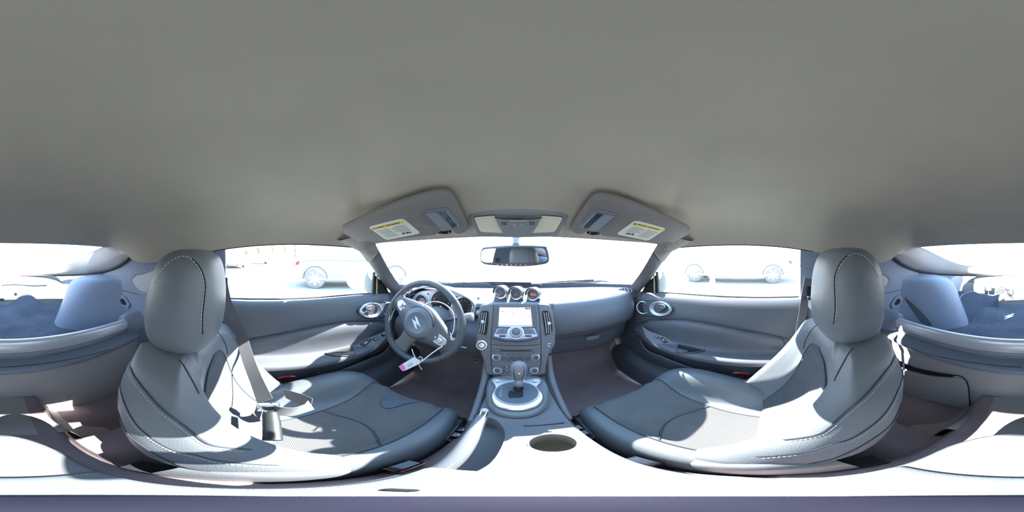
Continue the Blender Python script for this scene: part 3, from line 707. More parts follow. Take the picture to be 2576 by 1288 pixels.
for u in (1264, 1329): plate('panel_button', [T(u+a, 845.7+b, .0022) for a, b in ((-8, -1.5), (8, -1.5), (8, 1.5), (-8, 1.5))], n2, .001, BLG, CP)
dc = T(1298, 837, .001)
dl = lathe('dial_ring', [(.030, 0), (.030, .003), (.026, .006), (.024, .006), (.022, .004), (.0215, .010), (.019, .013), (.0165, .013), (.0160, .008), (.0001, .008)], dc, n2, SILP, CP, seg=40)
lathe('direction_pad', [(.0155, .008), (.0155, .011), (.013, .0125), (.0001, .0122)], dc, n2, PLD, dl, seg=32)
lathe('enter_button', [(.0048, .012), (.0048, .0145), (.0001, .0148)], dc, n2, PLM, dl, seg=18)
Yp = n2.cross(V(1, 0, 0))
for k in range(8):
    a = k*pi/4; cc = dc+n2*.0126+V(1, 0, 0)*cos(a)*.0102+Yp*sin(a)*.0102; rr = V(1, 0, 0)*cos(a)+Yp*sin(a); tt = n2.cross(rr)
    plate('arrow_mark', [cc+rr*.0016, cc-rr*.001+tt*.0014, cc-rr*.001-tt*.0014], n2, .0003, PRT, dl)
# start button, airbag lamp, disc slot, audio and heater controls
sb = lathe('start_button', [(.0225, 0), (.0225, .004), (.020, .0065), (.0155, .0065), (.0150, .003), (.0122, .003), (.0118, .006), (.0001, .0065)], S(1212.5, 867.5, .005), SN, SIL, CS, seg=36)
lathe('button_ring', [(.0149, .0035), (.0123, .0035)], S(1212.5, 867.5, .005), SN, BLK, sb, seg=30)
al = lathe('airbag_lamp', [(.0158, 0), (.0158, .0012), (.0001, .0016)], S(1380, 866.5, .005), SN, mat('lamp teal grey', (84, 108, 124), .3), CS, seg=28)
plate('lamp_legend', [S(u, v, .0068) for u, v in ((1376, 863), (1385, 861), (1386, 863), (1376, 866))], SN, .0003, PRT, al); plate('lamp_legend', [S(u, v, .0068) for u, v in ((1377, 868), (1380, 869), (1384, 867.5), (1384, 869), (1380, 872), (1377, 871))], SN, .0003, PRT, al)
plate('disc_slot', rnd([S(u, v, .0052) for u, v in ((1258, 879.3), (1337, 879.3), (1337, 882), (1258, 882))], .001), SN, .0006, BLK, CS)
tube('slot_surround', [S(u, v, .0053) for u, v in ((1239, 876.5), (1356, 877), (1356, 882.5), (1239, 882.5))], .0006, SEAM, CS, seg=5, closed=True)
for i in range(6):
    b = lathe('preset_button', [(.0042, 0), (.0042, .002), (.0001, .0028)], S(1265.5+12.6*i+(.7 if i > 2 else 0), 889, .005), SN, PLD, CS, seg=16)
    text('number', str(i+1), S(1265.5+12.6*i+(.7 if i > 2 else 0), 889, .0082), (1, 0, 0), SN, .004, PRT, b)
for i, (u0, u1, lab) in enumerate(((1265, 1286, 'FM·AM'), (1287, 1308, 'SAT'), (1309, 1330, 'DISC·AUX'))):
    b = plate('source_button', [S(u0, 896, .005), S(u1, 896, .005), S(u1, 901.5, .005), S(u0, 901.5, .005)], SN, .0015, PLD, CS, bev=.0004)
    text('lettering', lab, S((u0+u1)/2, 898.8, .0069), (1, 0, 0), SN, .0042, PRT, b)
for i, (u0, u1, lab) in enumerate(((1265.5, 1281, 'SCAN'), (1282, 1295, 'RPT'), (1296, 1311, 'CAT'), (1312, 1330, 'SEEK'))):
    b = plate('seek_button', [S(u0, 902.7, .005), S(u1, 902.7, .005), S(u1, 907, .005), S(u0, 907, .005)], SN, .0012, PLD, CS, bev=.0003)
    text('lettering', lab, S((u0+u1)/2, 904.9, .0066), (1, 0, 0), SN, .0036, PRT, b)
def knob(u, v, nm, r=.0132):
    k = lathe(nm, [(r*1.3, 0), (r*1.25, .003), (r*1.02, .004), (r, .016), (r*.9, .019), (r*.8, .0188), (r*.76, .017), (.0001, .017)], S(u, v, .005), (SN+V(0, 0, .12)).normalized(), SIL, CS, seg=32)
    lathe('knob_cap', [(r*.76, .0172), (r*.70, .0182), (.0001, .0185)], S(u, v, .005), (SN+V(0, 0, .12)).normalized(), mat('knob blue grey', (66, 70, 90), .4), k, seg=28)
    lathe('knob_skirt', [(r*1.5, 0), (r*1.46, .0015), (r*1.2, .002)], S(u, v, .005), SN, PLD, k, seg=28); return k
knob(1249.5, 897, 'volume_knob'); knob(1346, 897, 'tune_knob'); knob(1252.5, 929.5, 'fan_knob'); knob(1343, 929.5, 'temperature_knob')
text('lettering', 'VOL', S(1249.5, 888.5, .0056), (1, 0, 0), SN, .004, PRT, CS); text('lettering', 'TUNE·FOLDER', S(1345, 888, .0056), (1, 0, 0), SN, .0038, PRT, CS)
for a, b in (((1249, 921), (1256, 921)), ((1339, 922), (1347, 922))): plate('scale_mark', [S(a[0], a[1], .0056), S(b[0], b[1], .0056), S(b[0], b[1]+.8, .0056), S(a[0], a[1]+.8, .0056)], SN, .0003, PRT, CS)
plate('indicator_lamp', [S(u, v, .0058) for u, v in ((1252, 920.5), (1254, 920.5), (1254.3, 924.5), (1251.7, 924.5))], SN, .0006, mat('amber lamp', (255, 150, 60), .5, emit=3), CS)
for u0, u1, v0 in ((1266, 1285, 919.5), (1266, 1285, 928.5), (1311, 1329, 919.5), (1311, 1329, 928.5)):
    b = plate('climate_button', rnd([S(u0, v0, .005), S(u1, v0, .005), S(u1, v0+4.6, .005), S(u0, v0+4.6, .005)], .002), SN, .0016, PLD, CS, bev=.0004)
    plate('symbol', [S((u0+u1)/2+a, v0+2.3+c, .0068) for a, c in ((-2.4, -1), (2.4, -1), (2, 1), (-2, 1))], SN, .0003, PRT, b)
# ------------------------------------------------------------------ three gauges on the dash top
gm = [(1259, 735.5, 'arrow', 'round gauge with orange needle in the hooded dash pod nearest the steering wheel'), (1298, 738, 'arrow2', 'round gauge with orange needle in the middle hooded dash pod'), (1340, 740.5, 'clock', 'round clock with orange digits in the hooded dash pod nearest the passenger')]
for i, (u, v, kd, lab) in enumerate(gm):
    c = PY(u, v, .70); aim = (V(-.30, 0, .06)-c).normalized(); aim.z = .04; n = aim.normalized(); X = V(-n.y, n.x, 0).normalized()*1; X = V(0, 0, 1).cross(n).normalized(); Y = n.cross(X); r = .0265
    G = thing('gauge_pod', lab, 'gauge', (c.x, c.y+.01, -.2), 'three auxiliary gauges on the dash top')
    lathe('pod_body', [(.0001, -.05), (.022, -.048), (r+.002, -.02), (r+.003, 0)], c, n, PLA, G, seg=30)
    lathe('bezel', [(r+.003, -.002), (r+.0035, .003), (r+.001, .005), (r-.003, .003), (r-.003, -.003)], c, n, SIL, G, seg=36)
    fc = lathe('gauge_face', [(r-.003, -.0015), (.0001, -.0015)], c, n, mat('gauge face grey', (74, 76, 72), .35), G, seg=32)
    # hood
    hv = []; NB = 22
    for h, rr in ((-.035, r+.002), (0, r+.0055), (.014, r+.006), (.016, r+.0045), (0, r+.0035)):
        hv.append([c+n*(h*(.65+.35*sin(pi*j/NB)) if h > 0 else h)+X*cos(pi*1.12*j/NB-.06*pi)*rr+Y*sin(pi*1.12*j/NB-.06*pi)*rr for j in range(NB+1)])
    surf('pod_hood', hv, PLA, G, nu=1, nv=2)
    # wedge foot
    bz = -.205
    wv = [[c-X*.024-Y*.012+n*.000, c+X*.024-Y*.012+n*.000], [V(c.x, 0, bz)+V(-.031, c.y-.004, 0), V(c.x, 0, bz)+V(.031, c.y-.004, 0)]]
    bk_ = [[p-n*.05 for p in wv[0]], [V(p.x, p.y+.07, p.z) for p in wv[1]]]
    vs = [wv[0][0], wv[0][1], wv[1][1], wv[1][0], bk_[0][0], bk_[0][1], bk_[1][1], bk_[1][0]]
    mk('pod_foot', vs, [(0, 1, 2, 3), (4, 7, 6, 5), (0, 4, 5, 1), (1, 5, 6, 2), (2, 6, 7, 3), (3, 7, 4, 0)], PLA, G, smooth=False)
    if kd == 'clock':
        text('digits', '8:21', c+X*.004+Y*-.001, X, n, .0155, LED, fc)
    else:
        a = radians(38 if kd == 'arrow' else 32); d = X*cos(a)+Y*sin(a); e = n.cross(d); b0 = c-Y*.009-X*.004+n*.0005
        plate('needle', [b0-e*.0013, b0+d*.019-e*.0004, b0+d*.019+e*.0004, b0+e*.0013], n, .0008, NEED, fc)
        for k in range(7):
            aa = radians(150-20*k); q = c+(X*cos(aa)+Y*sin(aa))*.018; plate('tick', [q+(X*cos(aa)+Y*sin(aa))*t1+(Y*cos(aa)-X*sin(aa))*t2 for t1, t2 in ((0, -.0004), (.003, -.0004), (.003, .0004), (0, .0004))], n, .0003, PRT if k < 5 else RED, fc)
    mk('gauge_glass', *lathev([(r-.003, .002), (.0001, .0022)], c, n, 28), GLG, G)
# ------------------------------------------------------------------ instrument cluster
IC = thing('instrument_cluster', 'silver instrument cluster with three round dials behind the steering wheel', 'instrument cluster', (-.37, .77, -.33))
cn = V(.0, -.97, .24).normalized(); cX = V(1, 0, 0); cY = cn.cross(cX); cp0 = V(-.37, .745, -.25)
def K(u, v, off=0): return PP(u, v, cp0, cn, off)
be = [(1036, 772), (1036, 752), (1044, 738), (1060, 731), (1082, 729), (1110, 728), (1140, 733), (1165, 741), (1184, 752), (1196, 762), (1199, 775), (1192, 796), (1170, 800), (1120, 796), (1060, 788)]
plate('bezel_plate', rnd([K(u, v, -.012) for u, v in be], .012), cn, .016, SILP, IC, bev=.003)
def dial(u, v, r, nm, depth=.0):
    c = K(u, v, .004)
    ring = lathe(nm, [(r+.005, 0), (r+.004, .006), (r, .007), (r-.001, .002)], c, cn, SIL, IC, seg=40)
    lathe('dial_face', [(r-.001, .0022), (.0001, .0022)], c, cn, mat('dial black', (52, 54, 60), .35), ring, seg=36); return c, ring
c1, r1 = dial(1061, 757, .033, 'trip_display'); c2, r2 = dial(1112, 759, .058, 'rev_counter'); c3, r3 = dial(1166, 771, .045, 'speedometer')
lathe('display_disc', [(.022, .0028), (.0001, .0028)], c1+cX*.006-cY*.004, cn, mat('display pale blue', (178, 196, 214), .4), r1, seg=28)
plate('trip_screen', [c1+cX*(a+.006)+cY*(b-.008)+cn*.0032 for a, b in ((-.017, -.010), (.017, -.010), (.017, .006), (-.017, .006))], cn, .0004, mat('pink display', (240, 110, 130), .5, emit=.9), r1)
def ticks(c, r, n, a0, a1, par, labs, size):
    parts = []
    for k in range(n):
        a = radians(a0+(a1-a0)*k/(n-1)); d = cX*cos(a)+cY*sin(a); e = cn.cross(d); q = c+cn*.0028
        parts.append(platev([q+d*(r*.86)-e*.0005, q+d*(r*.95)-e*.0005, q+d*(r*.95)+e*.0005, q+d*(r*.86)+e*.0005], cn, .0002))
    mk('tick_marks', *join(parts), PRT, par, smooth=False)
    for k, l in enumerate(labs):
        a = radians(a0+(a1-a0)*k/(len(labs)-1)); d = cX*cos(a)+cY*sin(a); text('numeral', l, c+cn*.003+d*r*.68, cX, cn, size, PRT, par)
ticks(c2, .058, 28, 225, -35, r2, [str(i) for i in range(10)], .0095); ticks(c3, .045, 30, 225, -35, r3, ['0', '20', '40', '60', '80', '100', '120', '140', '160', '180'], .0062)
for c, r, ang, par in ((c2, .04, 200, r2), (c3, .030, 222, r3)):
    a = radians(ang); d = cX*cos(a)+cY*sin(a); e = cn.cross(d); q = c+cn*.004
    plate('needle', [q-d*.006-e*.0016, q+d*r-e*.0005, q+d*r+e*.0005, q-d*.006+e*.0016], cn, .001, NEED, par)
    lathe('needle_hub', [(.006, .004), (.005, .007), (.0001, .0075)], c, cn, BLK, par, seg=18)
plate('red_zone', [c2+cn*.0026+cX*a+cY*b for a, b in ((-.052, .012), (-.040, .022), (-.036, .012), (-.046, .002))], cn, .0003, mat('dim orange', (150, 80, 60), .5), r2)
lathe('warning_lamp', [(.0055, .003), (.0001, .0032)], c2+cX*-.002-cY*.028, cn, mat('lamp salmon', (255, 140, 120), .5, emit=1), r2, seg=14)
plate('odometer_bar', [c3+cn*.0026+cX*a-cY*b for a, b in ((-.018, .034), (.020, .034), (.020, .039), (-.018, .039))], cn, .0003, mat('red bar', (235, 70, 70), .5, emit=.7), r3)
for u, v in ((1047, 737), (1078, 740), (1148, 747), (1185, 751), (1192, 760)): lathe('bezel_bolt', [(.0035, 0), (.0035, .006), (.002, .008), (.0001, .008)], K(u, v, .004), cn, BLK, IC, seg=10)
# hood over the cluster
hv = []
HP = [(1031, 768), (1034, 748), (1044, 734), (1062, 724.5), (1085, 721), (1110, 721.5), (1140, 727.5), (1168, 738), (1190, 750), (1202, 766)]
P0 = [K(u, v, .0) for u, v in HP]; cc = sum(P0, V(0, 0, 0))/len(P0)
hood = surf('cluster_hood', [[p+V(0, .0, -.004) for p in P0], [p-V(0, .04, .0)+V(0, 0, -.002) for p in P0], [p-V(0, .045, -.004) for p in P0], [p+V(0, 0, .010) for p in P0], [V(p.x, p.y+.09, min(p.z+.004, -.192)) for p in P0]], PLA, IC, nu=4, nv=2)
sv = lathe('side_drum', [(.0001, -.006), (.016, -.006), (.018, 0), (.018, .03), (.014, .036)], K(1197, 786, -.02), V(1, -.1, 0), SILP, IC, seg=24)
# ------------------------------------------------------------------ steering wheel
WR = .176; WC = V(-.375, .558, -.287); TI = radians(17)
SW = thing('steering_wheel', 'black leather three-spoke steering wheel turned to the right', 'steering wheel', WC)
wu0 = V(0, sin(TI), cos(TI)); wx0 = V(1, 0, 0); wn = wx0.cross(wu0)*1.0  # towards the driver
if wn.y > 0: wn = -wn
tr_ = radians(-29)
wx = wx0*cos(tr_)+wu0*sin(tr_); wu = -wx0*sin(tr_)+wu0*cos(tr_)
def Wp(x, y, z=0): return WC+wx*x+wu*y+wn*z
rp_ = []; NS = 96
for i in range(NS):
    a = 2*pi*i/NS; rp_.append(Wp(cos(a)*WR, sin(a)*WR, -.004*cos(2*a)))
rad = [.0145+.002*max(0, cos(2*(2*pi*i/NS)-.3))*1 for i in range(NS)]
rim = tube('rim', rp_, rad, RIM, SW, seg=16, closed=True, flat=1.08, up=wn)
for a in (112, 68, 200, 340): 
    b = radians(a); q = Wp(cos(b)*WR, sin(b)*WR, -.004*cos(2*b)); d = wx*cos(b)+wu*sin(b)
    rs = .0147+.002*max(0, cos(2*b-.3)); tube('rim_seam', [q+d*cos(t)*rs+wn*sin(t)*rs*1.08 for t in [2*pi*k/16 for k in range(16)]], .0009, SEAM, SW, seg=4, closed=True)
parts = []
for i in range(26):
    a = radians(196+i*1.75); q = Wp(cos(a)*(WR-.013), sin(a)*(WR-.013), .006); e = wn.cross(wx*cos(a)+wu*sin(a))
    parts.append(tubev([q-wn*.005+e*.002, q+wn*.004-e*.002], .0008, 5))
mk('rim_stitching', *join(parts), STW, SW)
# centre pad
pad = [(0, .078), (.055, .066), (.105, .048), (.142, .030), (.150, .004), (.135, -.026), (.095, -.048), (.045, -.072), (0, -.078), (-.045, -.072), (-.095, -.048), (-.135, -.026), (-.150, .004), (-.142, .030), (-.105, .048), (-.055, .066)]
pp = cr([V(x, y, 0) for x, y in pad], 3, True)
rows = [[Wp(p.x*k, p.y*k, z) for p in pp] for k, z in ((1.0, -.022), (1.01, -.002), (.97, .006), (.8, .016), (.55, .024), (.2, .027), (.02, .0275))]
surf('centre_pad', rows, PADM, SW, nu=1, nv=3, closed=True, angle=70)
lathe('horn_pad', [(.070, .012), (.068, .024), (.060, .030), (.046, .032), (.044, .0305), (.0001, .0305)], WC, wn, mat('horn pad', (106, 116, 128), .4, bump=('noise', 800, .15)), SW, seg=44)
lathe('pad_groove', [(.0715, .016), (.0715, .0225), (.0695, .0225)], WC, wn, SEAM, SW, seg=44)
# emblem
zp = [(-.024, .017), (.006, .017), (.024, -.003), (-.004, -.003), (.022, -.017), (.010, -.017), (-.024, .001), (.002, .001), (-.012, .012), (-.024, .0125)]
zp = [(-.0225, .0185), (-.012, .0195), (.026, .001), (.0005, -.001), (.0225, -.0165), (.0125, -.0195), (-.0255, .0), (.000, .0035)]
E_ = mk('emblem', *platev([Wp(x, y, .0306) for x, y in zp], wn, .0025), mat('emblem silver', (228, 232, 238), .25, .2), SW, smooth=False)
# silver switch pods on the spokes
for s in (-1, 1):
    q = [(.078*s, .026), (.135*s, .022), (.146*s, .002), (.130*s, -.016), (.100*s, -.020), (.082*s, -.004)]
    sp_ = plate('spoke_switches', rnd([Wp(x, y, .008) for x, y in q], .008), wn, .012, SILP, SW, bev=.002)
    lathe('rocker_button', [(.011, .018), (.011, .026), (.008, .029), (.0001, .029)], Wp(.118*s, .004, 0), wn, SIL, sp_, seg=20)
    lathe('small_button', [(.0058, .018), (.0058, .022), (.0001, .0225)], Wp(.094*s, .004, 0), wn, SILP, sp_, seg=16)
    # leather spoke ends merging into the rim
    L_ = [Wp(.120*s, .0, -.004), Wp(.145*s, -.002, -.004), Wp(.172*s, -.002, -.003)]
    vs, fs = gridf([[Wp(x*s, y, z) for y, z in ((.034*k, -.014), (.036*k, -.002), (.028*k, .007), (0, .010), (-.034*k, .007), (-.046*k, -.002), (-.040*k, -.014))] for x, k in ((.115, .9), (.135, .9), (.155, 1.1), (.176, 1.5))])
    mk('spoke', vs, fs, RIM, SW)
# lower spoke, split in two prongs
vs, fs = gridf(gridv([[Wp(k*w_, y, z+dz) for k, dz in ((-1, -.012), (-.93, .001), (-.5, .007), (0, .009), (.5, .007), (.93, .001), (1, -.012))] for w_, y, z in ((.048, -.045, .006), (.038, -.085, .002), (.034, -.120, -.002), (.038, -.150, -.003), (.046, -.172, -.003))], 3, 3))
mk('lower_spoke', vs, fs, mat('spoke trim', (112, 112, 112), .45), SW)
tube('column_shroud', [WC-wn*.02, WC-wn*.10, WC-wn*.20], [.062, .070, .080], PLM, SW, seg=24)
# stalk on the right of the column
stk = thing('wiper_stalk', 'wiper stalk with fat grey end cap right of the steering column', 'stalk', PY(1165, 795, .62))
tube('stem', [V(-.30, .66, -.30), PY(1150, 798, .62), PY(1170, 797, .615)], .008, PLM, stk, seg=10)
sp0, sp1 = PY(1169, 798, .615), PY(1192, 797, .612)
tube('end_cap', [sp0, sp0.lerp(sp1, .1), sp0.lerp(sp1, .5), sp0.lerp(sp1, .9), sp1], [.010, .0165, .0185, .0175, .009], mat('stalk grey', (150, 152, 160), .45), stk, seg=16, nv=2)
# yard tag tied to the wheel with white zip ties
TG = thing('key_tag', 'white paper tag with a pink end hanging from the steering wheel', 'tag', PY(1030, 920, .46))
tq = [(1041, 898), (1060, 909), (1057, 914), (1024, 930), (1013, 934), (1003, 922), (1013, 915)]
def Q(u, v, o=0): return PP(u, v, V(-.30, .44, -.40), V(.3, -.8, .55), o)
plate('tag_card', rnd([Q(u, v) for u, v in tq], .002), V(.3, -.8, .55), .0008, WHT, TG)
plate('pink_end', [Q(u, v, .001) for u, v in ((1003, 922), (1013, 915.5), (1021.5, 927), (1013, 934))], V(.3, -.8, .55), .0004, mat('pink tag ink', (240, 120, 190), .6), TG)
for k in range(3): plate('tag_writing', [Q(u+4.5*k, v-2.4*k, .0012) for u, v in ((1024, 918), (1026, 917), (1031, 922), (1029, 923))], V(.3, -.8, .55), .0002, GRY, TG)
tube('tag_ring', [Q(u, v, .002) for u, v in ((1053, 899), (1058, 897), (1063, 902), (1061, 908), (1056, 910))], .0012, WHT, TG, seg=6, nv=4)
Z1 = tube('zip_tie', [PY(1036, 878, .47), PY(1040, 890, .455), Q(1045, 899, .002)], .0016, WHT, seg=6, nv=3); tag(Z1, 'short white zip tie running from the wheel hub down to the paper tag', 'zip tie')
Z2 = tube('zip_tie', [Q(1061, 909, .002), PY(1085, 890, .47), PY(1112, 871, .49)], .0022, WHT, seg=6, nv=3); tag(Z2, 'white zip tie slanting across the lower opening of the steering wheel', 'zip tie')
Z3 = tube('zip_tie', [Q(1051, 913, .001), PY(1056, 922, .45), PY(1061, 930, .45)], .0018, WHT, seg=6, nv=2); tag(Z3, 'loose white zip tie end hanging below the paper tag', 'zip tie')
Z4 = tube('zip_tie', [PY(1152, 871, .58), PY(1163, 873, .585), PY(1173, 875, .59)], .0018, WHT, seg=6); tag(Z4, 'white zip tie tail poking out right of the steering wheel rim', 'zip tie')
Z5 = tube('zip_tie', [PY(1062, 770, .52), PY(1078, 761.5, .55), PY(1098, 758.5, .56), PY(1120, 766, .55), PY(1137, 782, .54), PY(1143, 800, .53), PY(1141, 830, .53), PY(1133, 848, .53)], .0020, WHT, seg=6, nv=5); tag(Z5, 'long white zip tie arching in front of the instrument cluster', 'zip tie')
for o in (Z1, Z2, Z3, Z4, Z5): o['group'] = 'white zip ties on the steering wheel'
# ------------------------------------------------------------------ pedals
for nm, lab, q, y in (('brake_pedal', 'wide brake pedal with metal strips, seen through the wheel opening', ((1082, 893), (1088, 863), (1103, 862), (1099, 895)), .85), ('accelerator_pedal', 'tall narrow metal accelerator pedal beside the centre stack', ((1190, 915), (1205, 914), (1209, 880), (1201, 882)), .80)):
    P = [PY(u, v, y) for u, v in q]; c = sum(P, V(0, 0, 0))/4; X = (P[1]-P[0]); n = V(.1, -1, .45).normalized()
    t = thing(nm, lab, 'pedal', c+V(0, .05, -.05))
    plate('pedal_pad', rnd(P, .006), n, .010, mat('pedal alloy', (168, 172, 170), .4, .6), t, bev=.002)
    mid0, mid1 = (P[0]+P[3])/2, (P[1]+P[2])/2; w_ = (P[3]-P[0])
    for k in (-.25, .0, .25): tube('rubber_strip', [mid0.lerp(mid1, .08)+w_*k*.9+n*.011, mid0.lerp(mid1, .92)+w_*k*.9+n*.011], .0022, BLK, t, seg=6)
    tube('pedal_arm', [c-n*-.002+V(0, .02, 0), c+V(0, .12, .10), c+V(0, .14, .22)], .008, BLK, t, seg=8)
# ------------------------------------------------------------------ centre console
def ctop(y): return -.50-.045*sm(.16, .36, y)+.03*sm(.50, .60, y)
def chw(y): return .090+.012*sm(-.05, .3, y)
rows = []
for y in (-.262, -.258, -.235, -.19, -.12, -.04, .04, .12, .20, .28, .36, .44, .52, .60, .66):
    e = sqrt(max(.02, 1-((max(0, -.16-y))/.103)**2)); hw = chw(y)*e; z = ctop(y)-(.012 if y < -.26 else 0)
    rows.append([(-hw-.004, y, -.84), (-hw-.002, y, -.70), (-hw, y, z-.05), (-hw, y, z-.016), (-hw+.005, y, z-.004), (-hw+.016, y, z), (0, y, z+.001), (hw-.016, y, z), (hw-.005, y, z-.004), (hw, y, z-.016), (hw, y, z-.05), (hw+.002, y, -.70), (hw+.004, y, -.84)])
CO = thing('centre_console', 'long sunlit centre console between the two seats', 'centre console', (0, .2, -.84))
G_ = gridv(rows, 3, 3); vs, fs = gridf(G_, cap=True)
m = len(G_[0]); fs = fs[:-2]+[tuple(range(m)), tuple(range((len(G_)-1)*m, len(G_)*m))]
fs += [(i*m, (i+1)*m, (i+1)*m+m-1, i*m+m-1) for i in range(len(G_)-1)]
cb = mk('console_body', vs, fs, PLM, CO, angle=35)
cupc = PZ(1391, 1116.5, -.515); CR = .0345
boolean(cb, lathev([(CR, -.075), (CR, .06)], (cupc.x, cupc.y, -.515), (0, 0, 1), 40))
# hand brake well
wq = cr([V(x, y, 0) for x, y in ((-.030, .28), (-.032, .20), (-.042, .13), (-.062, .10), (-.13, .09), (-.13, .20), (-.13, .34), (-.075, .352), (-.048, .335))], 3, True)
boolean(cb, (lambda P: ([V(p.x, p.y, -.60) for p in P]+[V(p.x, p.y, -.45) for p in P], [tuple(range(len(P)))[::-1], tuple(range(len(P), 2*len(P)))]+[(i, (i+1) % len(P), (i+1) % len(P)+len(P), i+len(P)) for i in range(len(P))]))(wq))
lathe('cup_holder', [(CR+.002, .004), (CR-.001, .0045), (CR-.0015, .0), (CR-.003, -.058), (CR-.010, -.064), (.0001, -.066)], (cupc.x, cupc.y, ctop(cupc.y)), (0, 0, 1), mat('cup well', (120, 122, 118), .7), CO, seg=44, cap0=False)
plate('lid_slot', [(-.0+.004, .313, ctop(.31)+.0028), (.085, .313, ctop(.31)+.0028), (.085, .309, ctop(.31)+.0028), (.004, .309, ctop(.31)+.0028)], (0, 0, 1), .001, BLK, CO)
# armrest lid
lid = []
for y in (-.105, -.10, -.06, 0, .06, .115, .125):
    k = 1 if -.104 < y < .12 else .9; hw = .086*k; z = -.496+(.002 if k == 1 else -.006)
    lid.append([(-hw, y, -.503), (-hw, y, z-.004), (-hw+.010, y, z), (0, y, z+.002), (hw-.010, y, z), (hw, y, z-.004), (hw, y, -.503)])
lo = surf('armrest_lid', lid, LEA, CO, nu=3, nv=3)
plate('lid_latch', rnd([(-.066, .052, -.4935), (-.052, .058, -.4935), (-.049, .051, -.4935), (-.063, .045, -.4935)], .004), (0, 0, 1), .003, BLK, CO, bev=.001)
# side rails of the console beside the shifter
for s in (-1, 1):
    tube('console_rail', [(s*.108, .34, -.565), (s*.110, .42, -.55), (s*.113, .52, -.53), (s*.116, .58, -.49), (s*.120, .615, -.44), (s*.128, .63, -.40)], [.006, .010, .012, .012, .011, .006], PLM, CO, seg=12, nv=4)
# shifter surround: leather boot rim, silver ring, gate plate
rn = V(0, -.135, 1).normalized(); r0 = V(.012, .46, -.522)
def RG(u, v, off=0): return PP(u, v, r0, rn, off)
bo = [(1224, 1000), (1226, 965), (1240, 948), (1270, 944), (1298, 943), (1330, 944), (1360, 950), (1378, 970), (1380, 1000), (1372, 1025), (1345, 1044), (1303, 1051), (1260, 1044), (1232, 1025)]
plate('shifter_bolster', [p-rn*.008 for p in cr([RG(u, v, 0) for u, v in bo], 3, True)], rn, .014, LEA, CO, bev=.006)
ro = [(1237, 995), (1245, 978), (1236, 963), (1243, 957), (1262, 958), (1280, 960), (1300, 960), (1322, 960), (1342, 957), (1357, 957), (1362, 965), (1352, 978), (1365, 995), (1366, 1010), (1352, 1025), (1330, 1033), (1300, 1036), (1270, 1033), (1248, 1025), (1237, 1010)]
sr = plate('shifter_bezel', cr([RG(u, v, .006) for u, v in ro], 3, True), rn, .010, SIL, CO, bev=.003)
for u in (1252, 1346): lathe('seat_heater_dial', [(.010, .0), (.010, .004), (.008, .005), (.0001, .005)], RG(u, 963, .016), rn, SILP, sr, seg=20)
gr = RG(1300, 995, .0165); go = ring_poly(RG(1299.5, 993, .0165), (1, 0, 0), rn.cross(V(1, 0, 0)), .062, .058, 40)
gp_ = plate('gate_plate', go, rn, .0015, mat('gate plate', (84, 98, 114), .4), sr)
tube('gate_rim', [p+rn*.001 for p in go], .003, SILP, sr, seg=8, closed=True)
gq = [(1295, 974), (1314, 974), (1316, 1003), (1312, 1006), (1282, 1007), (1278, 1003), (1280, 991), (1284, 989), (1297, 990)]
plate('shift_gate', [RG(u, v, .0184) for u, v in gq], rn, .0003, BLK, gp_)
for l, u, v in (('P', 1262, 982), ('R', 1261, 989.5), ('N', 1260, 996), ('D', 1259, 1002)): text('lettering', l, RG(u, v, .0188), (1, 0, 0), rn, .0095, WHT, gp_)
# gear selector
gb_ = RG(1304, 983, .018); kt = V(gb_.x+.002, gb_.y+.02, -.375)
GS = thing('gear_selector', 'gear lever with a dark leather ball grip standing in the shift gate', 'gear lever', gb_)
ax = (kt-gb_).normalized(); hgt = (kt-gb_).length
lathe('lever_shaft', [(.008, -.004), (.008, hgt-.10)], gb_, ax, SIL, GS, seg=16)
lathe('lever_boot', [(.016, -.002), (.014, .006), (.010, .018), (.008, .03)], gb_, ax, BLK, GS, seg=14)
lathe('collar', [(.012, 0), (.014, .006), (.0145, .022), (.0165, .024), (.0165, .036), (.0145, .038)], gb_+ax*(hgt-.115), ax, SIL, GS, seg=24)
lathe('knob', [(.0145, 0), (.019, .012), (.0245, .030), (.0265, .048), (.0255, .062), (.020, .074), (.010, .080), (.0001, .0815)], gb_+ax*(hgt-.0815), ax, LEA2, GS, seg=32)
for k in (-1, 1): tube('knob_seam', [gb_+ax*(hgt-.0815+h)+V(k*.55, -.83, 0).normalized()*(r+.0005) for r, h in ((.0145, 0), (.019, .012), (.0245, .030), (.0265, .048), (.0255, .062), (.020, .074), (.010, .080))], .0008, SEAM, GS, seg=5, nv=3)
lathe('shift_button', [(.004, 0), (.004, .001), (.0001, .0015)], gb_+ax*(hgt-.035)+V(0, -.0262, 0), V(0, -1, .1), CHR, GS, seg=12)
# hand brake
HB = thing('hand_brake', 'leather hand brake lever with chrome button lying left of the console', 'hand brake', (-.078, .12, -.55))
hp_ = cr([V(-.078, .108, -.560), V(-.079, .16, -.540), V(-.080, .22, -.518), V(-.079, .28, -.498), V(-.077, .318, -.484)], 4)
tube('lever_grip', hp_, [.0115+.003*sin(pi*i/(len(hp_)-1)) for i in range(len(hp_))], LEA2, HB, seg=16)
dr = (hp_[-1]-hp_[-2]).normalized()
tube('chrome_collar', [hp_[-1]-dr*.002, hp_[-1]+dr*.014], .011, CHR, HB, seg=18); tube('release_button', [hp_[-1]+dr*.012, hp_[-1]+dr*.024, hp_[-1]+dr*.027], [.0085, .0085, .005], WHT, HB, seg=16)
tube('grip_seam', [p+V(.005, 0, .0125) for p in hp_], .0008, STW, HB, seg=5)
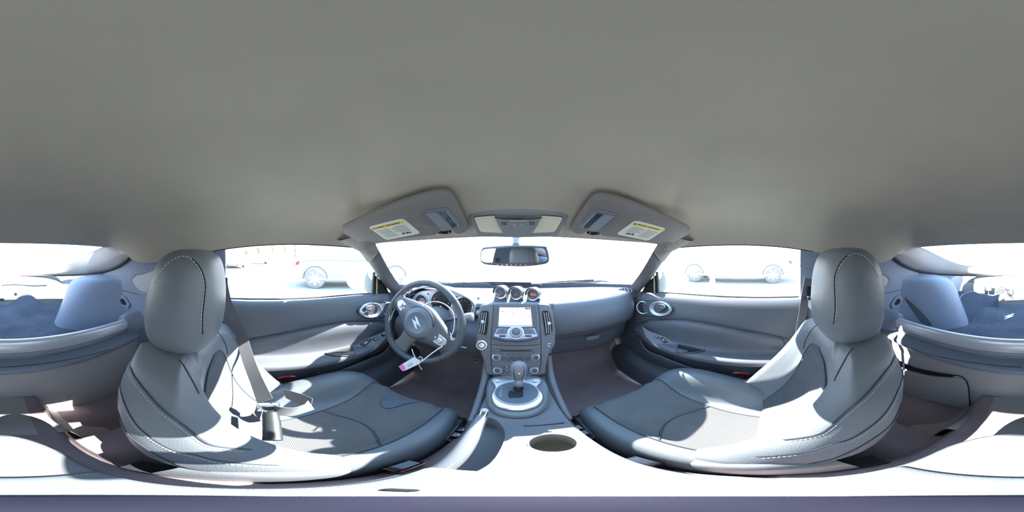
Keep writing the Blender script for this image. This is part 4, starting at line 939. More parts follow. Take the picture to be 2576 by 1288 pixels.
# ------------------------------------------------------------------ sun visors, roof console, mirror
for s in (-1, 1):
    nm = 'driver' if s < 0 else 'passenger'
    f = (lambda p: V(p[0]*s, p[1], p[2]))
    vn_ = V(-.02, -.27, -1).normalized(); vn_ = V(-.08, -.27, -1).normalized()
    v0 = V(.13, .233, .098)
    def VI(u, v, off=0): return PP(u, v, v0, vn_, off)
    q = [(1738, 579), (1726, 570), (1690, 553), (1620, 523), (1560, 502), (1530, 494), (1503, 494), (1485, 505), (1466, 530), (1448, 556), (1436, 575), (1440, 584), (1456, 589), (1470, 588), (1476, 583), (1500, 583), (1512, 592), (1560, 598), (1610, 606), (1656, 613), (1672, 609), (1690, 611), (1712, 600), (1732, 590)]
    pts = [VI(u, v, 0) for u, v in q]
    VS = thing('sun_visor', '%s sun visor in grey cloth folded up against the headliner' % ("driver's" if s < 0 else "passenger's"), 'sun visor', f((.28, .30, .08)), 'pair of sun visors')
    pv = platev(cr(pts, 2, True), vn_, .010, .005)
    pv = ([f(p-vn_*.008) for p in pv[0]], pv[1]); mk('visor_panel', *pv, VIS, VS, angle=50)
    off = .0024
    lo_ = [(1594, 554), (1604, 553), (1670, 571), (1673, 575), (1634, 601), (1626, 603), (1555, 588), (1553, 584)]
    lb = plate('warning_label', [f(p) for p in rnd([VI(u, v, off) for u, v in lo_], .003)], f(vn_), .0005, LBL, VS)
    plate('yellow_band', [f(VI(u, v, off+.0007)) for u, v in ((1598, 557), (1669, 575), (1664, 580), (1592, 562))], f(vn_), .0002, YEL, lb)
    xr = VI(1662, 573)-VI(1600, 557)
    w0 = f(VI(1611, 563.2, off+.0012)) if s > 0 else f(VI(1611, 563.2, off+.0012))
    X_ = f(xr) if s > 0 else -f(xr)
    text('lettering', 'WARNING - AVERTISSEMENT', f(VI(1632, 568.5, off+.0012)), X_, f(vn_), .0058, INK, lb)
    Xn = V(X_).normalized(); tc_ = f(VI(1632, 568.5, off+.0012))-Xn*.0445; Yn = f(vn_).cross(Xn).normalized()
    plate('hazard_triangle', [tc_-Xn*.004-Yn*.0028, tc_+Xn*.004-Yn*.0028, tc_+Yn*.004], f(vn_), .0002, INK, lb)
    a0, a1, b0, b1 = VI(1592, 565, off+.0009), VI(1660, 582, off+.0009), VI(1562, 585, off+.0009), VI(1630, 599, off+.0009)
    pr = []
    for r in range(10):
        for half_ in (0, 1):
            t = (r+.6)/10.5; l = a0.lerp(b0, t); e = a1.lerp(b1, t); x0 = l.lerp(e, .04+.5*half_); x1 = l.lerp(e, (.46+.5*half_)-(.1 if (r*7+half_) % 3 == 0 else 0))
            if r > 6 and half_ == 0: continue
            d = (b0-a0).normalized()*.0006
            pr.append(platev([f(x0-d), f(x1-d), f(x1+d), f(x0+d)], f(vn_), .0002))
    mk('small_print', *join(pr), GRY, lb, smooth=False)
    lc = a0.lerp(b0, .86).lerp(a1.lerp(b1, .86), .27)
    dx = (a1-a0).normalized(); dy = (b0-a0).normalized()
    pr = []
    for gx, gy, w_, h_ in ((-.013, 0, .007, .006), (-.008, -.002, .004, .008), (-.003, .001, .006, .005), (.004, -.002, .005, .008), (.009, .001, .005, .005)):
        q0 = lc+dx*gx+dy*gy; pr.append(platev([f(q0+dx*a*w_/2+dy*b*h_/2) for a, b in ((-1, -1), (1, -1), (.6, 1), (-1, .7))], f(vn_), .0003))
    mk('seat_pictogram', *join(pr), INK, lb, smooth=False)
    # vanity mirror with sliding cover
    vm = plate('vanity_frame', [f(p) for p in rnd([VI(u, v, off) for u, v in ((1499, 522), (1550, 533), (1501, 576), (1461, 565), (1462, 557))], .008)], f(vn_), .004, mat('vanity frame', (122, 128, 136), .45), VS, bev=.0015)
    plate('vanity_glass', [f(VI(u, v, off+.0044)) for u, v in ((1500, 528), (1520, 531), (1478, 566), (1465, 562))], f(vn_), .0006, mat('dull mirror', (88, 96, 112), .15, .6), vm)
    tube('vanity_rim', [f(VI(u, v, off+.005)) for u, v in ((1499, 526), (1522, 530), (1479, 568), (1463, 563))], .0022, mat('vanity frame', (122, 128, 136), .45), vm, seg=6, closed=True)
    plate('sliding_cover', [f(VI(u, v, off+.0042)) for u, v in ((1522, 530), (1547, 534), (1501, 574), (1479, 568))], f(vn_), .003, mat('vanity cover', (128, 134, 142), .5), vm, bev=.001)
    tube('visor_clip', [f(VI(u, v, -.004)) for u, v in ((1480, 588), (1484, 590), (1496, 591), (1508, 589), (1510, 586))], .004, BLG, VS, seg=8, nv=3)
# roof console
on_ = V(0, -.55, -1).normalized(); o0 = V(0, .32, .093)
def O(u, v, off=0): return PP(u, v, o0, on_, off)
RC = thing('roof_console', 'grey overhead console with two cream reading lamps above the mirror', 'overhead console', (0, .36, .09))
q = [(1178, 544), (1182, 537), (1200, 533), (1250, 527), (1303, 525), (1356, 527), (1405, 532), (1424, 537), (1430, 543), (1424, 560), (1410, 588), (1396, 595), (1303, 597), (1204, 595), (1194, 586), (1184, 562)]
pv = platev(rnd([O(u, v, -.03) for u, v in q], .01), on_, .034, .005); rc = mk('console_housing', *pv, mat('roof console grey', (138, 140, 142), .55, bump=('noise', 800, .15)), RC, angle=40)
for s in (-1, 1):
    l = [(1193, 544), (1196, 541), (1245, 537), (1252, 554), (1266, 582), (1213, 579), (1207, 576)] if s < 0 else [(1362, 537), (1412, 541), (1415, 545), (1398, 575), (1392, 579), (1338, 582), (1353, 556)]
    lm = plate('reading_lamp', rnd([O(u, v, .0035) for u, v in l], .004), on_, .003, LENS, RC, bev=.001)
    tube('lamp_gap', [O(u, v, .005) for u, v in l], .0010, SEAM, lm, seg=5, closed=True)
sh = plate('switch_shell', rnd([O(u, v, .003) for u, v in ((1245, 537), (1270, 540.5), (1303, 541.5), (1340, 540.5), (1363, 537), (1352, 560), (1337, 582), (1320, 587), (1303, 588), (1285, 587), (1267, 582), (1254, 560))], .004), on_, .008, mat('roof console grey', (138, 140, 142), .55, bump=('noise', 800, .15)), RC, bev=.002)
tube('shell_lip', [O(u, v, .011) for u, v in ((1245, 537.5), (1270, 541), (1303, 542), (1340, 541), (1363, 537.5))], .0010, SEAM, sh, seg=5, nv=3)
for u0 in (1264.5, 1269, 1273.5, 1333, 1337.5, 1342): plate('microphone_slot', [O(u0+a, v, .0113) for a, v in ((-1, 548), (.8, 548), (1.3, 556), (-.5, 556))], on_, .0004, BLK, sh)
swt = plate('lamp_switch', rnd([O(u, v, .0112) for u, v in ((1289, 550), (1319, 550), (1318, 559), (1290, 559))], .002), on_, .0018, mat('roof console grey', (138, 140, 142), .55), sh, bev=.0006)
for a in (1295, 1313): plate('switch_dot', [O(a+x, 555+y, .0133) for x, y in ((-2, 2), (-2.4, -3), (0, 0), (2, 1))], on_, .0002, WHT, swt)
for lab, u in (('ON', 1289), ('DOOR', 1304), ('OFF', 1319)): text('lettering', lab, O(u, 546, .0116), (1, 0, 0), on_, .0062, WHT, sh)
lathe('sensor_hole', [(.0014, .0), (.0001, .0004)], O(1334, 566, .0113), on_, BLK, sh, seg=10)
# rear-view mirror
M_ = thing('rear_view_mirror', 'wide rear-view mirror hanging from the windscreen under the roof console', 'rear-view mirror', PY(1294, 642, .50))
mn = V(-.30, -.954, -.04).normalized(); m0 = PY(1294, 642, .50)
def MM(u, v, off=0): return PP(u, v, m0, mn, off)
q = [(1208.5, 652), (1209, 636), (1213, 626), (1224, 621.5), (1290, 617), (1366, 619), (1375, 624), (1380, 640), (1381, 654), (1376, 662), (1360, 666), (1330, 669.5), (1298, 670), (1250, 668), (1222, 665), (1212, 660)]
fr_ = cr([MM(u, v) for u, v in q], 3, True)
plate('mirror_housing', [p-mn*.018 for p in fr_], mn, .022, mat('mirror shell', (88, 90, 98), .4), M_, bev=.003)
q2 = [(1211.5, 650), (1213, 632), (1220, 627), (1290, 622), (1364, 624), (1371, 628), (1376, 642), (1377, 654), (1372, 659), (1298, 661), (1222, 660), (1213, 656)]
plate('mirror_glass', rnd([MM(u, v, .0042) for u, v in q2], .006), mn, .0005, MIR, M_)
for k, u in enumerate((1253, 1265, 1276, 1287, 1299, 1310, 1323)): lathe('mirror_button', [(.0022, 0), (.0018, .0012), (.0001, .0014)], MM(u, 666, .004), mn, PRT if k not in (2,) else mat('green lamp', (170, 230, 120), .5, emit=1), M_, seg=10)
tube('mirror_stem', [m0+V(.004, .012, .02), PY(1299, 612, .52), PY(1298, 598, .54)], [.009, .0085, .012], PLM, M_, seg=12); lathe('ball_joint', [(.0001, -.012), (.010, -.006), (.012, 0), (.010, .006), (.0001, .012)], PY(1298, 615, .515), (0, 0, 1), PLM, M_, seg=16)
plate('glass_mount', rnd([PY(u, v, .545) for u, v in ((1290, 590), (1307, 590), (1307, 603), (1290, 603))], .004), (0, -1, 0), .01, PLM, M_, bev=.002)
# ------------------------------------------------------------------ seats
SX = .378
def seat(s):
    who = "driver's" if s < 0 else "passenger's"
    def lean(p):   # the passenger's backrest is reclined a little further
        p = V(p); 
        if s > 0 and p.z > -.55: k = (p.z+.55); p = V(p.x, p.y-.075*k, p.z)
        if s > 0: p.z += .006*sm(-.5, -.1, p.z)
        return p
    def F(p): p = lean(p); return V(p.x*s*-1, p.y, p.z)    # shapes are drawn for the driver's side (x < 0)
    R = thing('car_seat', ("black leather driver's seat behind the steering wheel, fastened belt lying across it" if s < 0 else "black leather passenger seat with sunlit cloth centre and bare belt"), 'car seat', (s*SX, .15, -.84), 'pair of front seats')
    #  z     yc     w     xc    p     th   side-forward
    Z = [(-.74, .03, .205, .165, .06, .15), (-.68, .035, .222, .178, .070, .17), (-.61, .015, .228, .182, .086, .185), (-.54, -.025, .226, .180, .094, .185), (-.47, -.060, .220, .174, .090, .175), (-.40, -.084, .212, .166, .073, .168),
         (-.34, -.095, .204, .156, .050, .165), (-.29, -.098, .194, .144, .026, .160), (-.25, -.103, .176, .12, .008, .145), (-.228, -.116, .150, .09, 0, .118), (-.216, -.135, .105, .06, 0, .075)]
    rows = []
    for z, yc, w, xc, p, th in Z:
        h = [(0, 0), (xc*.45, .0), (xc*.68, .004+p*.06), (xc*.84, p*.62), (xc*.96, p), (xc+(w-xc)*.5, p*.92), (w-.003, p*.45), (w, -.02), (w-.004, -.065), (w-.018, -.105), (w-.06, -th+.012), (w*.45, -th-.004), (0, -th-.008)]
        loop = [(-x, y) for x, y in h]+[(x, y) for x, y in h[-2:0:-1]]
        rows.append([V(-SX+x, yc+y, z+(.030*(abs(x)/w)**2 if z < -.6 else 0)) for x, y in loop])
    G = gridv(rows, 4, 5, True); vs, fs = gridf(G, True, True)
    bk = mk('backrest', vs, fs, LEA, R, xf=F, angle=75)
    CB = BVHTree.FromPolygons(vs, fs)       # canonical (driver's side, unleaned) surface
    def seam(pts, kind='stitch', n=5, off=.0006):
        P = pxcast(CB, pts, off, n); P = [p for i, p in enumerate(P) if i == 0 or (p-P[i-1]).length < .06]
        if len(P) < 3: return
        if kind == 'stitch':
            vs_, fs_ = stitches(P)
            if vs_: mk('stitching', vs_, fs_, STW, bk, xf=F)
        else: mk('piping', *tubev(P, .0021 if kind == 'pipe' else .0011, 6), SEAM if kind != 'pipe' else PIP, bk, xf=F)
    pipe = [(333, 893), (326, 905), (334, 939), (350, 962), (370, 987), (410, 1030), (461, 1069), (506, 1105), (536, 1120), (581, 1127), (630, 1131)]
    seam(pipe, 'pipe'); seam([(u-9, v+5) for u, v in pipe[1:]], 'stitch')
    s2 = [(318, 925), (303, 965), (313, 1011), (340, 1063), (379, 1099), (431, 1129), (491, 1144), (551, 1159), (641, 1168), (700, 1170)]
    seam(s2, 'seam'); seam([(u-4, v+5) for u, v in s2], 'stitch')
    seam([(297, 1030), (319, 1087), (370, 1129), (431, 1162), (491, 1180), (581, 1192), (690, 1196)], 'seam')
    seam([(500, 822), (470, 848), (447, 868), (430, 884)], 'stitch')
    seam([(449, 905), (461, 918), (485, 960), (500, 990)], 'seam'); seam([(536, 828), (554, 843), (568, 868), (572, 890)], 'seam')
    # perforated cloth centre laid into the backrest
    g = []
    for j in range(25):
        t = j/24; z = -.262-.35*t; hw = .108*sqrt(max(0, 1-(1-min(1, t/.42))**2.2))*(1-.12*t)
        row = []
        for i in range(25):
            x = -SX+(-1+2*i/24)*hw; q = cast(CB, (x, 1, z), (0, -1, 0), .0022); row.append(q if q else V(x, 0, z))
        g.append(row)
    ins = mk('backrest_insert', *gridf(g), FAB, bk, xf=F, angle=75)
    dots = []
    for j in range(2, 24, 1):
        for i in range(0, 25):
            if abs(i-12) > 5 or j < 4: 
                q = g[j][i]; dots.append(platev([q+V(a, .0006, b) for a, b in ((-.0008, -.0008), (.0008, -.0008), (.0008, .0008), (-.0008, .0008))], (0, 1, 0), .0002))
    d_ = mk('perforations', *join(dots), mat('perforation dot', (170, 176, 178), .7), ins, xf=F, smooth=False); d_['kind'] = 'stuff'  # pale dots marking the perforations
    ol = [g[j][0] for j in range(24, -1, -1)]+[g[j][24] for j in range(1, 25)]
    mk('insert_seam', *tubev(ol, .0022, 6), PIP, ins, xf=F)
    # head restraint
    H = [(-.216, -.125, -.200, .055), (-.212, -.108, -.222, .088), (-.194, -.092, -.244, .106), (-.150, -.083, -.252, .113), (-.10, -.080, -.248, .114), (-.05, -.082, -.234, .110), (-.015, -.090, -.216, .101), (.004, -.102, -.198, .085), (.013, -.120, -.180, .060), (.0155, -.135, -.162, .025)]
    rows = []
    for z, yf, yr, hw in H:
        cy, ry = (yf+yr)/2, (yf-yr)/2
        # a flat face with rounded shoulders, the sides drawn in behind
        rows.append([V(-SX+math.copysign(abs(cos(a))**.62, cos(a))*hw*(1-.10*max(0, -sin(a))), cy+math.copysign(abs(sin(a))**.72, sin(a))*ry, z) for a in [2*pi*i/28 for i in range(28)]])
    G = gridv(rows, 2, 5, True); vs, fs = gridf(G, True, True)
    hr = mk('head_restraint', vs, fs, LEA, R, xf=F, angle=80); HBv = BVHTree.FromPolygons(vs, fs)
    hs = [(389, 712), (400, 692), (414, 672), (433, 655), (459, 645), (480, 652), (500, 675), (512, 710), (511, 745), (506, 790), (505, 832), (507, 841)]
    P = pxcast(HBv, hs, .0008, 5)
    P = [p for i, p in enumerate(P) if i == 0 or (p-P[i-1]).length < .05]
    v1, f1 = stitches(P, .005, .003, .0008); mk('stitching', v1, f1, STW, hr, xf=F)
    P2 = pxcast(HBv, [(u+4, v-1) for u, v in hs[5:]], .0002, 5)
    if len(P2) > 3: mk('piping', *tubev(P2, .0013, 6), SEAM, hr, xf=F)
    for dx in (-.035, .035): mk('head_restraint_post', *tubev([V(-SX+dx, -.15, -.26), V(-SX+dx, -.15, -.19)], .006, 12), CHR, R, xf=F)
    if s > 0:
        b = rbox('post_guide', F((-SX+.068, -.165, -.224)), (.030, .036, .016), PLM, R, .004); rbox('release_tab', F((-SX+.058, -.150, -.214)), (.016, .014, .008), PLD, b, .002); lathe('guide_pin', [(.005, 0), (.005, .010), (.0001, .011)], F((-SX+.066, -.165, -.216)), (0, 0, 1), CHR, b, seg=14)
    # cushion
    prof = lambda y, wI, wO, zi, zo, zc, zb: [(-SX+wI, zb), (-SX+wI+.004, -.70), (-SX+wI+.002, zi-.035), (-SX+wI-.010, zi-.008), (-SX+wI-.032, zi), (-SX+wI-.062, zi-.008), (-SX+wI-.085, zc+.006), (-SX+.07, zc), (-SX, zc-.003), (-SX-.05, zc+.004), (-SX-wO+.122, zc+.012), (-SX-wO+.088, zo-.018), (-SX-wO+.058, zo), (-SX-wO+.010, zo-.012), (-SX-wO, zo-.05), (-SX-wO, -.70), (-SX-wO, zb)]
    Y = [(-.06, .222, .20, -.615, -.60, -.64), (.02, .228, .205, -.60, -.575, -.64), (.10, .230, .208, -.595, -.550, -.642), (.18, .230, .208, -.592, -.532, -.640), (.26, .230, .206, -.595, -.526, -.634), (.33, .228, .202, -.602, -.538, -.624), (.39, .222, .194, -.612, -.570, -.620), (.425, .212, .182, -.628, -.612, -.630), (.440, .200, .170, -.655, -.650, -.655)]
    rows = [[V(x, y, z) for x, z in prof(y, a, b, zi, zo, zc, -.76)] for y, a, b, zi, zo, zc in Y]
    rows.append([V(-SX+(p.x+SX)*.98, .435, min(p.z, -.70)) for p in rows[-1]])
    G = gridv(rows, 4, 5); vs, fs = gridf(G)
    FC = (lambda p: V(-p[0]*s, p[1], p[2]))
    cu = mk('cushion', vs, fs, LEA, R, xf=FC, angle=75); CBc = BVHTree.FromPolygons(vs, fs)
    # cloth centre of the cushion
    g = []
    for j in range(31):
        y = -.02+.435*j/30; k = 1 if y < .33 else sqrt(max(0, 1-((y-.33)/.14)**2))
        row = []
        for i in range(25):
            t = i/24; x0 = -.400-.075*max(0, y)/.4; x1 = -.196-.010*max(0, y)/.4; x = x0+(x1-x0)*t; q = cast(CBc, (x, y, 0), (0, 0, -1), .0022); row.append(q if q else V(x, y, -.63))
        g.append(row)
    ci = mk('cushion_insert', *gridf(g), FABC, cu, xf=FC, angle=75)
    for i in (0, 24): mk('insert_seam', *tubev([r[i] for r in g], .0022, 6), PIP, ci, xf=FC)
    cs_ = []
    for i in range(21):
        t = i/20; x = -.432+.232*t; y = .175+.055*sin(t*pi)+.0; q = cast(CBc, (x, y, 0), (0, 0, -1), .0028); 
        if q: cs_.append(q)
    mk('cross_seam', *tubev(cs_, .0028, 6), PIP, ci, xf=FC)
    if s < 0:
        tg = [(1000, 986), (977, 996), (960, 1015), (966, 1027), (986, 1028), (1020, 1018), (1052, 1011), (1030, 999)]
        P = [cast(CBc, C0, ray(u, v), .006) for u, v in tg]
        P = [p for p in P if p]
        if len(P) > 5: mk('leather_tongue', *platev(cr(P, 3, True), (0, 0, 1), .0016), mat('leather tongue', (86, 98, 114), .35, bump=('grain', 620, .3)), ci, xf=FC)
    # plastic base, side switches
    bs = []
    for y, z in ((-.14, -.66), (0, -.675), (.12, -.685), (.22, -.685), (.30, -.668), (.36, -.648), (.405, -.650), (.42, -.70)):
        bs.append([V(-SX+.226, y, -.80), V(-SX+.238, y, -.78), V(-SX+.240, y, z-.012), V(-SX+.232, y, z), V(-SX+.20, y, z+.004)])
    sb_ = surf('seat_base', bs, BLK, R, nu=3, nv=4, xf=FC)
    bs = [[V(-SX-x*.225, y, z) for z in (-.66, -.80)] for x in (1,) for y in (-.1, .2, .40)]
    surf('seat_base', bs, BLK, R, nu=1, nv=1, xf=FC)
    swc = V(-SX+.241, .335, -.672)
    so_ = ring_poly(swc, (0, .97, .12), (0.0, -.12, .97), .050, .022, 26)
    pv = platev([p+V(-.006, 0, 0)+V(.008 if p.z < swc.z else -.004, 0, 0) for p in so_], (.80, 0, .6), .006, .002)
    sp2 = mk('seat_switch_plate', *pv, PLM, R, xf=FC)
    for dy in (-.018, .012):
        pv = boxv(swc+V(.004, dy, .006), (.012, .020, .018)); b = mk('seat_switch', *pv, BLG, sp2, xf=FC, smooth=False)
        pv = boxv(swc+V(.008, dy, .009), (.009, .010, .010)); mk('rocker', *pv, SILP, b, xf=FC, smooth=False)
    # seat rail and hinge cover
    mk('seat_rail', *boxv((-SX+.19, .12, -.815), (.03, .60, .03)), SIL, R, xf=FC, smooth=False); mk('seat_rail', *boxv((-SX-.19, .12, -.815), (.03, .60, .03)), SIL, R, xf=FC, smooth=False)
    hv = [[V(-SX+.205, -.10, -.70), V(-SX+.232, -.10, -.68), V(-SX+.236, -.09, -.62), V(-SX+.225, -.075, -.57), V(-SX+.19, -.06, -.55)],
          [V(-SX+.205, 0, -.70), V(-SX+.236, 0, -.68), V(-SX+.242, 0, -.61), V(-SX+.232, 0, -.555), V(-SX+.19, .0, -.53)],
          [V(-SX+.205, .07, -.69), V(-SX+.232, .07, -.675), V(-SX+.236, .07, -.62), V(-SX+.226, .065, -.585), V(-SX+.19, .06, -.57)],
          [V(-SX+.205, .105, -.66), V(-SX+.218, .105, -.655), V(-SX+.220, .105, -.635), V(-SX+.215, .10, -.615), V(-SX+.19, .10, -.61)]]
    surf('hinge_cover', hv, LEA2, R, nu=4, nv=4, xf=FC)
    if s > 0 or 1:
        mk('buckle_stalk', *platev([V(-SX+.243, a, b) for a, b in ((.115, -.74), (.14, -.74), (.155, -.665), (.125, -.66))], (1, 0, 0), .012), BLK, R, xf=FC, smooth=False)
        bq = mk('belt_buckle', *platev(rnd([V(-SX+.240, a, b) for a, b in ((.112, -.672), (.168, -.676), (.172, -.630), (.118, -.622))], .008), (1, 0, 0), .020, .003), BLG, R, xf=FC)
        mk('red_button', *platev([V(-SX+.2605, a, b) for a, b in ((.122, -.640), (.166, -.645), (.168, -.632), (.122, -.628))], (1, 0, 0), .002), RED, bq, xf=FC, smooth=False)
    return R
seat(-1); seat(1)
# ------------------------------------------------------------------ belts
def ribbon(name, path, w, m, parent=None, nv=8, **k):
    """path = [(point, direction across the webbing)]"""
    P = cr([p for p, _ in path], nv); A = cr([V(a).normalized() for _, a in path], nv); n = len(P); rows = []
    for i in range(n):
        d = (P[min(i+1, n-1)]-P[max(i-1, 0)]).normalized(); a = (A[i]-d*A[i].dot(d)).normalized(); nn = a.cross(d)
        rows.append([P[i]-a*w/2+nn*.0007, P[i]+a*w/2+nn*.0007, P[i]+a*w/2-nn*.0007, P[i]-a*w/2-nn*.0007])
    vs, fs = gridf(rows, True, True); return mk(name, vs, fs, m, parent, angle=50, **k)
B1 = thing('seat_belt', "driver's grey seat belt drawn diagonally across the seat and buckled", 'seat belt', (-.63, -.15, -.12))
def mp(u1, v1, u2, v2, d1, d2):
    a = C0+ray(u1, v1)*d1; b = C0+ray(u2, v2)*d2; return ((a+b)/2, b-a)
ribbon('shoulder_webbing', [(V(-.63, -.135, -.10), (.2, 1, 0)), mp(565, 760, 576, 757, .63, .62), mp(580, 795, 597, 793, .61, .595), mp(590, 834, 619, 838, .60, .585), mp(606, 906, 640, 893, .60, .58), mp(632, 965, 662, 958, .58, .56), mp(655, 1010, 680, 1008, .54, .525)], .040, BELT, B1)
ribbon('lap_webbing', [(C0+ray(676, 1026)*.54, (0, .1, 1)), (C0+ray(700, 1034)*.545, (0, .1, 1)), (C0+ray(735, 1036)*.56, (0, .15, 1)), (C0+ray(765, 1028)*.59, (-.2, .2, 1)), (C0+ray(783, 1019)*.60, (-.6, .3, 1))], .045, BELT, B1)
ribbon('lap_webbing', [(C0+ray(784, 1017)*.60, (-.6, .3, 1)), (C0+ray(760, 1006)*.64, (-.2, .3, 1)), (C0+ray(735, 997)*.68, (0, .2, 1)), (C0+ray(715, 990)*.72, (0, 0, 1))], .045, BELT, B1)
tp = C0+ray(675, 1024)*.54
rbox('latch_plate', tp, (.016, .045, .030), CHR, B1, .003); 
bs_ = [C0+ray(680, 1038)*.535, C0+ray(683, 1060)*.53, C0+ray(685, 1085)*.525, C0+ray(686, 1108)*.52]
mk('buckle_sleeve', *tubev(cr(bs_, 3), [.012, .013, .013, .013, .013, .0125, .0125, .012, .012, .012], 14, flat=1.25, up=(0, 1, 0)), mat('buckle grey', (42, 48, 52), .5), B1)
rbox('belt_guide', V(-.632, -.145, -.098), (.015, .06, .03), BLK, B1, .005)
B2 = thing('seat_belt', "passenger's seat belt hanging unused beside the rear edge of the door glass", 'seat belt', (.62, -.15, -.12))
ribbon('shoulder_webbing', [(C0+ray(2034, 700)*.66, (.3, -1, 0)), (C0+ray(2026, 745)*.66, (.3, -1, 0)), (C0+ray(2019, 790)*.68, (.3, -1, 0)), (C0+ray(2010, 850)*.72, (.3, -1, 0)), (C0+ray(2000, 950)*.85, (.3, -1, 0))], .036, BELT, B2)
gq = C0+ray(2033, 735)*.66
rbox('belt_guide', gq+V(.005, -.01, 0), (.014, .03, .045), BLK, B2, .004); rbox('guide_plate', C0+ray(2037, 750)*.655, (.01, .022, .02), CHR, B2, .003)
# B-pillar lower cover behind each door
for s in (-1, 1):
    f = (lambda p: V(p[0]*s, p[1], p[2]))
    o = surf('trim_%d' % (16 if s < 0 else 17), [[f(p) for p in r] for r in ([(.668, -.137, -.19), (.662, -.14, -.35), (.662, -.14, -.68)], [(.655, -.16, -.19), (.650, -.165, -.35), (.650, -.165, -.68)])], BLK, nu=3, nv=1)
    struct(o, 'black %s pillar edge behind the door' % ('left' if s < 0 else 'right'), 'door pillar')
# ------------------------------------------------------------------ strut bar behind the seats
SB = thing('strut_bar', 'thick brushed aluminium brace bar across the car behind the seats', 'strut bar', (0, -.60, -.38))
rows = []
NX = 40
for i in range(NX+1):
    x = -.575+1.15*i/NX; k = (abs(x)/.575); zt = -.332+.014*k**2-.000; zb = -.428+.038*k**2; y0 = -.578+.022*k**2; e = 1 if k < .985 else .8
    cz = (zt+zb)/2; hz = (zt-zb)/2*e; prof_ = []
    for j in range(30):
        a = 2*pi*j/30; yy = y0-.012+.020*math.copysign(abs(cos(a))**.8, cos(a)); zz = cz+hz*math.copysign(abs(sin(a))**.85, sin(a)); prof_.append(V(x, yy, zz))
    rows.append(prof_)
vs, fs = gridf(rows, True, True); bar = mk('bar_tube', vs, fs, ALU, SB, angle=60); BRV = bvh(bar)
for k in range(4):
    P = []
    for i in range(NX+1):
        x = -.555+1.11*i/NX; kk = abs(x)/.575; zt = -.332+.014*kk**2; zb = -.428+.038*kk**2; z = zb+(zt-zb)*(.14+.085*k); q = cast(BRV, (x, 0, z), (0, -1, 0), .0004)
        if q: P.append(q)
    mk('bar_groove', *tubev(P, .0014, 6), mat('groove dark', (84, 90, 104), .5, .3), SB)
for s in (-1, 1):
    f = (lambda p: V(p[0]*s, p[1], p[2]))
    rr = []
    for x, hy, hz in ((.545, .030, .052), (.560, .040, .064), (.60, .050, .074), (.64, .056, .080)):
        rr.append([f((x, -.575+hy*cos(a)-.010+(.03*(x-.545)/.1), -.362+.0+hz*sin(a))) for a in [2*pi*j/24 for j in range(24)]])
    surf('bar_end_housing', rr, PLR, SB, nu=1, nv=4, closed=True, cap=True)
# debris in the cargo bay and on the rear floor
paper = mk('paper_scrap', *gridf([[V(0, 0, 0)+PY(u, v, -1.0+.0) for u, v in r] for r in (((61, 831), (66, 829), (72, 830)), ((63, 834), (68, 833), (73, 834)), ((68, 838), (71, 838), (73, 838)))]), WHT); tag(paper, 'small crumpled white scrap lying on the cargo carpet left of centre', 'paper scrap')
random.seed(3); dd = []
for i in range(150):
    x = random.uniform(-.34, .36); y = random.uniform(-1.18, -.70); dd.append(lathev([(.0012+random.random()*.0012, 0), (.0001, .0012)], (x, y, hc(x, y)+.0008), (0, 0, 1), 5))
for i in range(60):
    x = random.choice((-1, 1))*random.uniform(.18, .5); y = random.uniform(-.52, -.36); dd.append(lathev([(.0008+random.random()*.001, 0), (.0001, .001)], (x, y, hfloor(x, y)+.0008), (0, 0, 1), 5))
o = mk('crumbs', *join(dd), mat('pale crumbs', (190, 190, 184), .9)); tag(o, 'pale crumbs and dust specks scattered over the rear carpets', 'crumbs', kind='stuff')
# emblem stitched in the cargo carpet
zq = [(2525, 802), (2550, 789), (2551, 791), (2538, 797), (2550, 794.5), (2549, 797), (2527, 804), (2538, 796)]
CGB = bvh(cg); P = [cast(CGB, C0, ray(u, v), .002) for u, v in [(2525, 799), (2529, 796), (2550, 789), (2551, 791), (2541, 796), (2550, 794.5), (2549, 796.5), (2527, 804.5), (2527, 803), (2536, 797)]]
if all(P):
    c_ = sum(P, V(0, 0, 0))/len(P)
    o = mk('carpet_emblem', *platev(P, (0, .4, 1), .0012), mat('emblem thread', (215, 216, 222), .6), cg, smooth=False)
# turned-up corner of the cargo carpet on the right, and a loose cloth flap beside the belt outlet
top_ = [(2413, 754, -1.02), (2420, 743, -1.08), (2434, 736, -1.14), (2450, 734, -1.20), (2464, 740, -1.24), (2480, 742, -1.27), (2500, 745, -1.30), (2516, 737, -1.31)]
bot_ = [(2432, 826, -.93), (2436, 812, -.98), (2443, 797, -1.04), (2452, 785, -1.09), (2464, 775, -1.15), (2480, 766, -1.20), (2498, 760, -1.24), (2512, 752, -1.27)]
T_ = [PY(*q) for q in top_]; B_ = [PY(*q) for q in bot_]
surf('carpet_fold', [T_, [a.lerp(b, .5)+V(.0, .012, -.006) for a, b in zip(T_, B_)], B_, [V(b.x*.98, b.y+.02, hc(b.x, b.y)-.01) for b in B_]], CARB, cg, nu=4, nv=4)
tube('carpet_binding', T_, .004, mat('carpet edge binding', (128, 134, 148), .9), cg, seg=6, nv=4)
fn = V(-.9, .43, 0)
def FL(u, v, o=0): return PP(u, v, V(.52, -.60, 0), fn, o)
fo = plate('cloth_flap', cr([FL(u, v) for u, v in ((2275, 749), (2284, 754), (2302, 770), (2322, 790), (2344, 818), (2322, 815), (2306, 798), (2290, 774))], 3, True), fn, .006, CARB, None, bev=.001)
tag(fo, 'dark cloth flap leaning upright beside the belt outlet behind the passenger seat', 'cloth flap')
